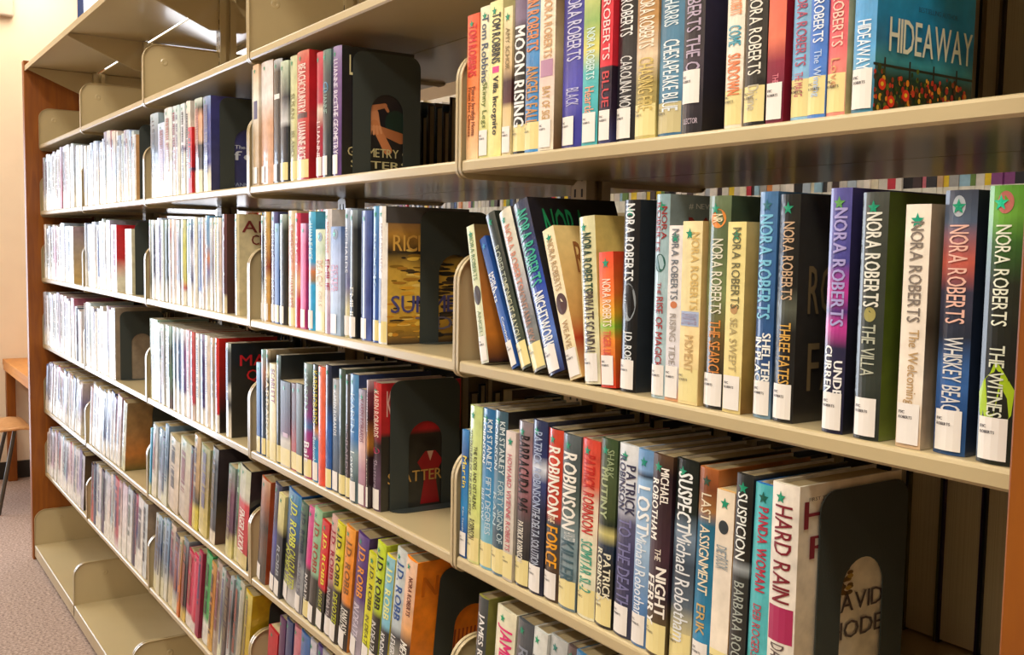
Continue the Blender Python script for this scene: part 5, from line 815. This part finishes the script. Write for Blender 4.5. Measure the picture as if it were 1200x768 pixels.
        if texts:
            ob=MB(); tb=MB()
            for t in texts.split(';'):
                pr=t.split('|'); tt,t0,t1,x0,x1,c=pr[:6]; t0,t1,x0,x1=map(float,(t0,t1,x0,x1))
                if len(tt)>1 and texts.count('|')<20: k=(x1-x0)*.1; x0=max(.06,x0-k); x1=min(.94,x1+k)
                bold=1 if 'b' in pr[6:] else 0
                shape=tt in '#@L' and len(tt)==1
                v,f=(rect2d() if tt=='#' else ellipse2d() if tt=='@' else leaf2d() if tt=='L' else text2d(tt,bold))
                if shape: fn=lambda p,q:((x0+(x1-x0)*p)*W,spine_y((x0+(x1-x0)*p)*W,W,kind)-.0003,H*(1-t1+(t1-t0)*q))
                elif 's' in pr[6:]: fn=lambda p,q:((x0+(x1-x0)*p)*W,spine_y((x0+(x1-x0)*p)*W,W,kind)-.0006,H*(1-t1+(t1-t0)*q*.6))
                else: fn=lambda p,q:((x0+(x1-x0)*q)*W,spine_y((x0+(x1-x0)*q)*W,W,kind)-.0007,H*(1-t0-(t1-t0)*p))
                # '#' strips are sliced so that they follow the rounded spine
                if tt=='#':
                    v=[(k/4,q) for k in range(5) for q in (0,1)]; f=[(2*k,2*k+2,2*k+3,2*k+1) for k in range(4)]
                q_=MB(); put(q_,v,f,fn,lin(c)); q_.obj('spine_emblem' if shape else 'spine_lettering',M['print'],o)
    if cover in COVERS:
        tx,art=COVERS[cover]
        if art:
            ab=MB(); lay=0
            for (v,f),y0,y1,z0,z1,c in shapes(art,random.Random(1)):
                lay+=1; dx=.0003+.000002*lay
                put(ab,v,f,lambda p,q:(W+dx,(y0+(y1-y0)*p)*D,H*(1-z1+(z1-z0)*q)),lin(c))
            ab.obj('cover_picture',M['print'],o)
        if tx:
            for tt,y0,y1,z0,z1,c in tx:
                tb=MB(); v,f=text2d(tt,0); put(tb,v,f,lambda p,q:(W+.0014,(y0+(y1-y0)*p)*D,H*(1-z1+(z1-z0)*q)),lin(c),1,0)
                tb.obj('cover_lettering',M['print'],o)
o=far.obj('distant_books',M['jacket']); tag(o,'pale rows of small books filling the farthest bay beside the left end panel','books'); o['kind']='stuff'
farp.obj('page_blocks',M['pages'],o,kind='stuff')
# ------------------------------------------------------------------ bookcase
SW=.9144; X0=-.018; XL=-4.568
def bay_x(b): # inner left, right of bay b (1 nearest)
    return (-SW*b if b<5 else XL, -SW*(b-1) if b>1 else X0)
def shelf_mb(x0,x1,depth=.248,front=0.,sign=1,th=.0188):
    mb=MB(); g=.0015
    prof=[(front,-th+.003),(front+.003,-th),(depth,-th),(depth,0),(front+.004,0),(front+.0012,-.0012),(front,-.004)]
    mb.prism_x(prof,x0+g,x1-g); 
    if sign<0:
        mb.v=[(x,.50-y,z) for x,y,z in mb.v]; mb.f=[f[::-1] for f in mb.f]
    return mb
def bracket_prof(bh=.162,bl=.232,lo=-.027,rt=.045,rb=.016,y0=-.0015):
    p=[]
    for k in range(7):
        t=math.pi+ (math.pi/2)*k/6; p.append((y0+rb+rb*math.cos(t),lo+rb+rb*math.sin(t)))
    p+=[(bl-.02,lo),(bl,lo+.02),(bl,bh-.008),(bl-.008,bh)]
    for k in range(9):
        t=math.pi/2+(math.pi/2)*k/8; p.append((y0+rt+rt*math.cos(t),bh-rt+rt*math.sin(t)))
    return p
def bracket_mb(th,sgn,base=False,back=False):
    """sheet steel shelf end with rolled front edge, boss; sgn=+1: sits at the left end, lip turns right"""
    mb=MB(); pr=bracket_prof() if not base else bracket_prof(bh=.162,bl=.24,lo=-.045,rt=.05,rb=.004,y0=-.052)
    mb.prism_x(pr,0,.0016*sgn if sgn>0 else 0.0) if False else None
    x0,x1=(0,.0018) if sgn>0 else (-.0018,0)
    mb.prism_x(pr,x0,x1)
    # rolled lip following the outline
    n=len(pr); lip=.0075
    path=[q for q in pr]
    front=[q for q in path if q[0]<.06 or q[1]>.1]
    cy=.11; cz=.07
    for (a,b) in zip(pr,pr[1:]+pr[:1]):
        if max(a[0],b[0])>.2 and min(a[1],b[1])<.1 : continue
        if max(a[1],b[1])<-.02 and max(a[0],b[0])>.05: continue
        if abs(a[0]-b[0])+abs(a[1]-b[1])<1e-5: continue
        i=len(mb.v)
        L=lip*sgn
        def ins(q,k=.0016):
            dy=cy-q[0]; dz=cz-q[1]; l=math.hypot(dy,dz); return (q[0]+dy/l*k,q[1]+dz/l*k)
        a2,b2=ins(a),ins(b)
        mb.v+=[(0,*a),(0,*b),(L,*b),(L,*a),(0,*a2),(0,*b2),(L,*b2),(L,*a2)]
        for f in ((0,1,2,3),(7,6,5,4),(0,4,5,1),(3,2,6,7),(0,3,7,4),(1,5,6,2)): mb.face([i+k for k in f])
    # embossed boss
    z=.112 ; i=len(mb.v); y=.062
    for r,h in ((.011,0),(.009,.0012),(.004,.0012),(.003,.0004)):
        for k in range(14):
            t=2*math.pi*k/14; mb.v.append(((x1+h) if sgn>0 else x0-h,y+r*math.cos(t),z+r*math.sin(t)))
    for q in range(3):
        for k in range(14):
            a=i+q*14+k;b=i+q*14+(k+1)%14; mb.face((a,b,b+14,a+14) if sgn>0 else (a,a+14,b+14,b))
    mb.face([i+42+k for k in range(14)])
    if back:
        mb.v=[(x,.50-y,z) for x,y,z in mb.v]; mb.f=[f[::-1] for f in mb.f]
    return mb
bc=empty('library_bookcase','long beige steel double sided bookcase with orange wood end panels','bookcase')
ML=bracket_mb(.002,1).mesh('shelf_end',[M['steel']]); MR=bracket_mb(.002,-1).mesh('shelf_end',[M['steel']])
MLB=bracket_mb(.002,1,back=True).mesh('shelf_end',[M['steel']]); MRB=bracket_mb(.002,-1,back=True).mesh('shelf_end',[M['steel']])
MBL=bracket_mb(.002,1,base=True).mesh('shelf_end',[M['steel']]); MBR=bracket_mb(.002,-1,base=True).mesh('shelf_end',[M['steel']])
def place(me,parent,loc,name='shelf_end'):
    o=bpy.data.objects.new(name,me); C.objects.link(o); o.parent=parent; o.location=loc; return o
for b in range(1,6):
    x0,x1=bay_x(b)
    for row,z in ZT.items():
        s=shelf_mb(x0+.009,x1-.003).obj('shelf',M['steel'],bc,(0,0,z),smooth=False)
        place(ML,s,(x0+.0008,0,0)); place(MR,s,(x1-.0004,0,0))
        s2=shelf_mb(x0+.003,x1-.003,sign=-1).obj('shelf',M['steel'],bc,(0,0,z))
        place(MLB,s2,(x0+.001,0,0)); place(MRB,s2,(x1-.001,0,0))
    # base deck, deeper than the shelves above
    m=MB(); m.prism_x([(-.052,-.05),(-.048,-.05),(-.048,-.012),(.25,-.012),(.25,0),(-.05,0),(-.052,-.003)],x0+.002,x1-.002)
    s=m.obj('base_shelf',M['steel'],bc,(0,0,.0680)); place(MBL,s,(x0+.002,0,0)); place(MBR,s,(x1-.001,0,0))
    m=MB(); m.prism_x([(.25,-.012),(.548,-.012),(.548,-.05),(.552,-.05),(.552,0),(.25,0)],x0+.002,x1-.002); m.obj('base_shelf',M['steel'],bc,(0,0,.0680))
    m=MB(); m.box(x0+.002,x1-.002,-.04,.54,.001,.054); m.obj('kick_plate',M['base'],bc)
    # canopy over both faces
    m=MB(); m.prism_x([(-.054,-.022),(-.05,-.022),(-.05,-.004),(.244,-.004),(.244,0),(-.054,0)],x0+.0005,x1-.0005); cn=m.obj('canopy_top',M['steel'],bc,(0,0,2.222))
    m=MB(); m.prism_x([(.256,-.004),(.55,-.004),(.55,-.022),(.554,-.022),(.554,0),(.256,0)],x0+.0005,x1-.0005); cn2=m.obj('canopy_top',M['steel'],bc,(0,0,2.222))
    for xx,sg in ((x0+.003,1),(x1-.006,-1)):
        for c_,f in ((cn,lambda y:y),(cn2,lambda y:.5-y)):
            m=MB(); pr=[(f(-.045),-.006),(f(-.045),-.014),(f(.20),-.115),(f(.235),-.115),(f(.235),-.006)]
            m.prism_x(pr,xx,xx+.0025); m.obj('canopy_bracket',M['steel'],c_)
# uprights with slotted faces
for k in range(0,6):
    x=-SW*k if 0<k<5 else (X0-.02 if k==0 else XL+.02)
    m=MB(); m.box(x-.020,x+.020,.225,.243,.02,2.215); m.box(x-.020,x+.020,.257,.275,.02,2.215); m.box(x-.008,x+.008,.243,.257,.02,2.215)
    u=m.obj('upright_post',M['steel'],bc)
    m=MB()
    z=.12
    while z<2.15:
        for dx in (-.009,.009): m.box(x+dx-.002,x+dx+.002,.2244,.2252,z,z+.013)
        z+=.0254
    q=m.obj('slots',M['base'],u,kind='stuff')
for sx,x in ((1,X0),(-1,XL-.045)):
    m=MB(); m.box(x+(.0 if sx>0 else 0),x+.045 if sx<0 else x+.03,-.058,.558,0,2.245)
    m.obj('end_panel',M['oak'],bc,bevel=.002)
# back stop rails
for b in (1,):
    x0,x1=bay_x(b)
    m=MB(); m.box(x0+.01,x1-.01,.356,.36,0,.017); m.obj('back_stop',M['steel'],bc,(0,0,ZT['D']),bevel=.001)
# ------------------------------------------------------------------ bookends
def bookend_mb(x,zz=None):
    mb=MB(); w,h=.142,.232; t=.0012; outer=[];inner=[]
    n=24
    r=.022
    # outer outline, ccw: start bottom front
    def O():
        p=[(0,0)]
        for k in range(7): a=math.pi-(math.pi/2)*k/6; p.append((r+r*math.cos(a),h-r+r*math.sin(a)))
        for k in range(7): a=math.pi/2-(math.pi/2)*k/6; p.append((w-r+r*math.cos(a),h-r+r*math.sin(a)))
        return p+[(w,0)]
    def I():
        c=w/2; rr=.034; p=[(c-rr,0)]
        for k in range(14): a=math.pi-math.pi*k/13; p.append((c+rr*math.cos(a),.122+rr*math.sin(a)))
        return p+[(c+rr,0)]
    o=O(); i_=I(); assert len(o)==len(i_)
    n=len(o)
    b=len(mb.v)
    for X in (0,t): mb.v+=[(X,y,z) for y,z in o]+[(X,y,z) for y,z in i_]
    for k in range(n-1):
        mb.face((b+k,b+k+1,b+n+k+1,b+n+k)); c=b+2*n; mb.face((c+n+k,c+n+k+1,c+k+1,c+k))
        mb.face((b+k+1,b+k,c+k,c+k+1)); mb.face((b+n+k,b+n+k+1,c+n+k+1,c+n+k))
    return mb,w
BEM,_=bookend_mb(0); BEM=BEM.mesh('plate',[M['dark_steel']])
def foot():
    m=MB(); p=[(0,.0),(0,.142)]
    q=[(0,0)]+[(.026*math.sin(math.pi/2*k/6),.026-.026*math.cos(math.pi/2*k/6)) for k in range(1,7)]+[(.03,.112)]+[(.03-.03+.03*math.cos(math.pi/2*k/6),.112+.03*math.sin(math.pi/2*k/6)) for k in range(1,7)]
    i=len(m.v); n=len(q); m.v+=[(x,y,0) for x,y in q]+[(x,y,.0012) for x,y in q]
    m.face([i+k for k in reversed(range(n))]); m.face([i+n+k for k in range(n)])
    for k in range(n): m.face((i+k,i+(k+1)%n,i+n+(k+1)%n,i+n+k))
    return m
FOOT=foot().mesh('foot',[M['dark_steel']])
BE=[(1,'D',.033,'beside white hardcover'),(2,'B',.034,'hiding picture of hands'),(2,'C',.072,'over golden landscape cover'),(2,'D',.03,'before cover with red dress'),(2,'E',.05,'before orange cover'),(3,'B',.03,'beside royal blue hardcover'),(3,'C',.11,'behind scrollwork cover'),(3,'F',.05,'beside golden yellow hardcover'),(4,'B',.02,'beside tan cover'),(4,'C',.02,'beside short beige hardcover'),(4,'D',.02,'with grey cover in its arch'),(4,'E',.09,'beside gold brown cover')]
for bay,row,y,d in BE:
    X=LAST[bay,row][0]+.0022
    o=empty('metal_bookend','black metal bookend %s, %s, %s'%(d,ROWN[row],BAYN[bay]),'bookend',(X,y,ZT[row]+.0004),group='black metal bookends')
    pl=place(BEM,o,(0,0,0),'plate'); pl.rotation_euler=(0,LAST[bay,row][1],0); place(FOOT,o,(.0012,0,0),'foot')
# ------------------------------------------------------------------ books of the other face, seen from their fore-edges
def back_book(mb,pb,x,w,h,z,c,d=.165,front=.49):
    mb.box(x,x+.0026,front-d,front,z,z+h,c); mb.box(x+w-.0026,x+w,front-d,front,z,z+h,c); mb.box(x,x+w,front-.003,front,z,z+h,c)
    pb.box(x+.0026,x+w-.0026,front-d+.005,front-.003,z+.003,z+h-.004)
PAL=['6A5638','7A6848','54462C','1E2030','2A2018','3A3028','14161A','4A3A28','303828','5A2A28','283848','6A6048']
def single_back(x,w,h,z,c,label):
    e=empty('hardcover_book',label,'book',(x,0,z),group='books of the other face')
    a,b_=MB(),MB(); back_book(a,b_,0,w,h,0,lin(c)); a.obj('cover',M['paper'],e); b_.obj('page_block',M['pages2'],e)
xx=-.392
for w_,h_,c,l in ((.030,.236,'2A2230','charcoal'),(.046,.24,'5A5428','olive'),(.052,.236,'2A1638','purple'),(.036,.24,'14161E','black'),(.040,.232,'3A3420','brown')):
    single_back(xx,w_,h_,ZT['D']+.0004,c,'%s backed book showing its page edges behind the third shelf, beside right end panel'%l); xx+=w_+.001
xx=-1.30
for w_,h_,c,l in ((.036,.22,'6A5636','brown'),(.030,.215,'5A4A30','umber'),(.034,.222,'76663E','khaki'),(.03,.22,'685C48','taupe'),(.04,.226,'7A5E30','ochre'),(.036,.22,'545848','grey olive')):
    single_back(xx,w_,h_,ZT['B']+.0004,c,'%s backed book showing page edges, behind top shelf beside nearest bay'%l); xx+=w_+.001
mb,pb=MB(),MB(); r2=random.Random(8)
for bay in range(1,6):
    x0,x1=bay_x(bay)
    for row in 'BCDEF':
        z=ZT[row]+.0004; x=x0+.015
        while x<x1-.05:
            w_=r2.uniform(.02,.045); h_=r2.uniform(.16,.21)
            skip=(row=='D' and bay==1 and x+w_>-.395) or (row=='B' and bay==2 and x+w_>-1.302 and x<-1.09) 
            if not skip: back_book(mb,pb,x,w_,h_,z,lin(r2.choice(PAL)))
            x+=w_+.001
o=mb.obj('other_face_books',M['paper'],kind='stuff'); tag(o,'shadowed books on the far face of the bookcase, page edges towards the viewer','books')
pb.obj('page_blocks',M['pages2'],o,kind='stuff')
# ------------------------------------------------------------------ next range across the back aisle
fr=empty('library_bookcase','beige steel bookcase across the aisle glimpsed through gaps above the books','bookcase',(0,1.5,0))
mb=MB(); pb=MB(); r3=random.Random(12)
for row,z in list(ZT.items())+[('G',.068)]:
    m=MB(); m.box(-6.0,.2,0,.26,z-.019,z); m.obj('shelf',M['steel'],fr)
m=MB(); m.box(-6.0,.2,.262,.27,0,2.2); m.obj('back_panel',M['steel'],fr)
for k in range(8):
    m=MB(); m.box(.17-k*.88,.20-k*.88,.24,.262,0,2.2); m.obj('upright_post',M['steel'],fr)
for x in (-6.04,.2):
    m=MB(); m.box(x,x+.04,-.05,.3,0,2.24); m.obj('end_panel',M['oak'],fr)
cols=['A8A098','8898A8','983040','2A4A78','B8B098','2A2A30','4A6A38','B8A030','6A3A68','6890A8','B0ACA4','A86838','38382A','787878','1A5068','987858','C8A828','A05868'] if 0 else ['D8D4CC','C8C4BC','2A2A30','E4E0D8','1E1E24','B0B8C4','D8D0C0','3A3A40','D8D0C8','B8C8D8','C83848','3A5A98','E8E0C8','2A2A30','6A8A48','E8C838','8A4A88','98C0D8','F0E8E0','D88848','48383A','A8A8A8','2A6A88','C8A888','F0D030','D87888']
for row in 'ABCDEF':
    z=ZT[row]+.0004; x=-5.98
    while x<.15:
        w_=r3.uniform(.012,.03); h_=r3.uniform(.19,.24); c=lin(r3.choice(cols)); c2=lin(r3.choice(cols))
        y=1.5+r3.uniform(.004,.012); n=len(mb.v)
        mb.box(x,x+w_,y,y+.15,z,z+.04,(.82,.8,.72)); mb.box(x,x+w_,y,y+.15,z+.04,z+h_*.6,c); mb.box(x,x+w_,y,y+.15,z+h_*.6,z+h_,c if r3.random()<.5 else c2)
        x+=w_+.001
o=mb.obj('far_range_books',M['paper'],kind='stuff'); tag(o,'colourful rows of books across the back aisle, glimpsed through shelf gaps','books')
# ------------------------------------------------------------------ unseen range added across the viewer's aisle to cut bounce light
fr=empty('library_bookcase','beige bookcase across the front aisle, behind the viewer','bookcase',(0,-2.75,0))
for row,z in list(ZT.items())+[('G',.068)]:
    m=MB(); m.box(-4.6,2.2,-.26,0,z-.019,z); m.obj('shelf',M['steel'],fr)
m=MB(); m.box(-4.6,2.2,-.27,-.262,0,2.2); m.obj('back_panel',M['steel'],fr)
for x in (-4.64,2.2):
    m=MB(); m.box(x,x+.04,-.3,.05,0,2.24); m.obj('end_panel',M['oak'],fr)
mb=MB()
for row in 'ABCDEF':
    z=ZT[row]+.0004; x=-4.58
    while x<2.15:
        w_=r3.uniform(.03,.06); mb.box(x,x+w_,-2.91,-2.755-r3.uniform(0,.008),z,z+r3.uniform(.19,.24),lin(r3.choice(['2A2A30','4A2A2A','28384A','3A3A2A','584838']))); x+=w_+.001
o=mb.obj('light_blocking_books',M['paper'],kind='stuff'); tag(o,'unseen dark books added behind the viewer to cut bounced light','books')
# ------------------------------------------------------------------ room
def slab(name,mb,m): 
    o=mb.obj(name,m); o['kind']='structure'; return o
m=MB(); m.box(-7.2,3.2,-4.2,4.2,-.1,0); slab('floor',m,M['carpet'])
m=MB(); m.box(-7.2,3.2,-4.2,4.2,CEIL,CEIL+.1); slab('ceiling',m,M['ceiling'])
# left wall with two window openings
wy=[(-2.5,-.4,.12,2.1),(.508,2.4,1.15,3.1)]
m=MB(); ys=[-4.2,wy[0][0],wy[0][1],wy[1][0],wy[1][1],4.2]
for i in range(5):
    a,b_=ys[i],ys[i+1]
    if i in (1,3):
        z0,z1=wy[i//2][2:]; m.box(WX-.2,WX,a,b_,0,z0); m.box(WX-.2,WX,a,b_,z1,CEIL)
    else: m.box(WX-.2,WX,a,b_,0,CEIL)
slab('wall_left',m,M['wall'])
for k,(a,b_,z0,z1) in enumerate(wy):
    m=MB(); f=.035
    m.box(WX-.1,WX+.015,a,a+f,z0,z1); m.box(WX-.1,WX+.015,b_-f,b_,z0,z1); m.box(WX-.1,WX+.015,a+f,b_-f,z0,z0+f); m.box(WX-.1,WX+.015,a+f,b_-f,z1-f,z1)
    m.box(WX-.06,WX-.02,(a+b_)/2-.02,(a+b_)/2+.02,z0+f,z1-f)
    wo=m.obj('window_%d'%(k+1),M['frame']); wo['kind']='structure'
    m=MB(); m.box(WX-.09,WX-.08,a+f,b_-f,z0+f,z1-f); m.obj('pane',M['sky'],wo)
for nm,bx in (('wall_back',(-7.2,3.2,4.0,4.2)),('wall_front',(-7.2,3.2,-4.2,-4.0)),('wall_right',(3.0,3.2,-4.0,4.0))):
    m=MB(); m.box(bx[0],bx[1],bx[2],bx[3],0,CEIL); slab(nm,m,M['wall'])
m=MB(); m.box(WX,WX+.014,-4,4,0,.105); slab('baseboard_left',m,M['base'])
# ceiling lamps
i=0
for y,d in ((-.75,'bookcase front'),(-2.0,'front aisle'),(1.15,'back aisle'),(-3.5,'room side')):
    for x,e in ((-5.2,'far left end'),(-2.7,'middle'),(-.3,'near end')):
        t=empty('ceiling_lamp','recessed fluorescent ceiling lamp over the %s of the %s'%(e,d),'lamp',(x+(.6 if y==-.75 else 0),y,CEIL))
        m=MB()
        for q in ((-.62,-.6,-.17,.17),(.6,.62,-.17,.17),(-.6,.6,-.17,-.15),(-.6,.6,.15,.17)): m.box(*q,-.05,-.001)
        m.obj('housing',M['steel'],t); m=MB(); m.box(-.6,.6,-.15,.15,-.04,-.03); m.obj('diffuser',M['lamp'],t)
t=empty('ceiling_lamp','unseen square ceiling lamp added over the desk to brighten the wall','lamp',(-5.9,.2,CEIL))  # fixture added to house the wall fill
m=MB(); m.box(-.33,.33,-.33,.33,-.03,-.001); m.obj('housing',M['steel'],t); m=MB(); m.box(-.3,.3,-.3,.3,-.04,-.031); m.obj('diffuser',M['lamp'],t)
# ------------------------------------------------------------------ desk and chair by the left wall
dk=empty('desk','light orange wooden desk standing against the cream wall beyond the end panel','desk',(-6.34,.05,0))
m=MB(); m.box(0,1.0,0,.62,.705,.74); m.obj('desk_top',M['desk'],dk,bevel=.003)
m=MB(); m.box(.0,1.0,.004,.02,.675,.705); m.obj('apron',M['desk'],dk)
for (x,y) in ((.02,.01),(.93,.01),(.02,.55),(.93,.55)):
    m=MB(); m.box(x,x+.05,y,y+.05,0,.705); m.obj('leg',M['oak'],dk,bevel=.003)
ch=empty('wooden_chair','light plywood chair with thin metal legs drawn up to the desk','chair',(-5.66,-.12,0))
def shell_obj(name,pts,w,bend,loc=(0,0,0)):
    mb=MB(); n=len(pts); K=8
    for j in range(K+1):
        x=-w/2+w*j/K; u=2*j/K-1
        for (y,z) in pts: mb.v.append((x*(1-.12*(z>.8)),y+bend*u*u,z))
    for j in range(K):
        for k in range(n-1): a_=j*n+k; mb.face((a_,a_+1,a_+n+1,a_+n))
    o=mb.obj(name,M['seat'],ch,smooth=True); q=o.modifiers.new('solid','SOLIDIFY'); q.thickness=.012; return o
shell_obj('seat',[(-.2,.47),(-.17,.45),(-.08,.44),(.05,.445),(.14,.45),(.19,.445),(.205,.43)],.40,0)
shell_obj('backrest',[(-.205,.50),(-.225,.56),(-.24,.66),(-.25,.76),(-.245,.82)],.38,.05)
for sx in (-1,1):
    for y0,y1 in ((-.08,-.18),(.12,.03)):
        m=MB(); m.tube((sx*.14,y0,.436),(sx*.19,y1,.0),.010); m.obj('leg',M['chrome'],ch)
    m=MB(); m.tube((sx*.12,-.12,.436),(sx*.12,-.238,.70),.009); m.obj('back_support',M['chrome'],ch)
m=MB(); m.box(WX,WX+.05,-.02,.15,2.77,2.95); tag(m.obj('wall_speaker',mat('grey_plastic','CDBBA8',.5),bevel=.01),'small grey box mounted high on the cream wall','fixture')
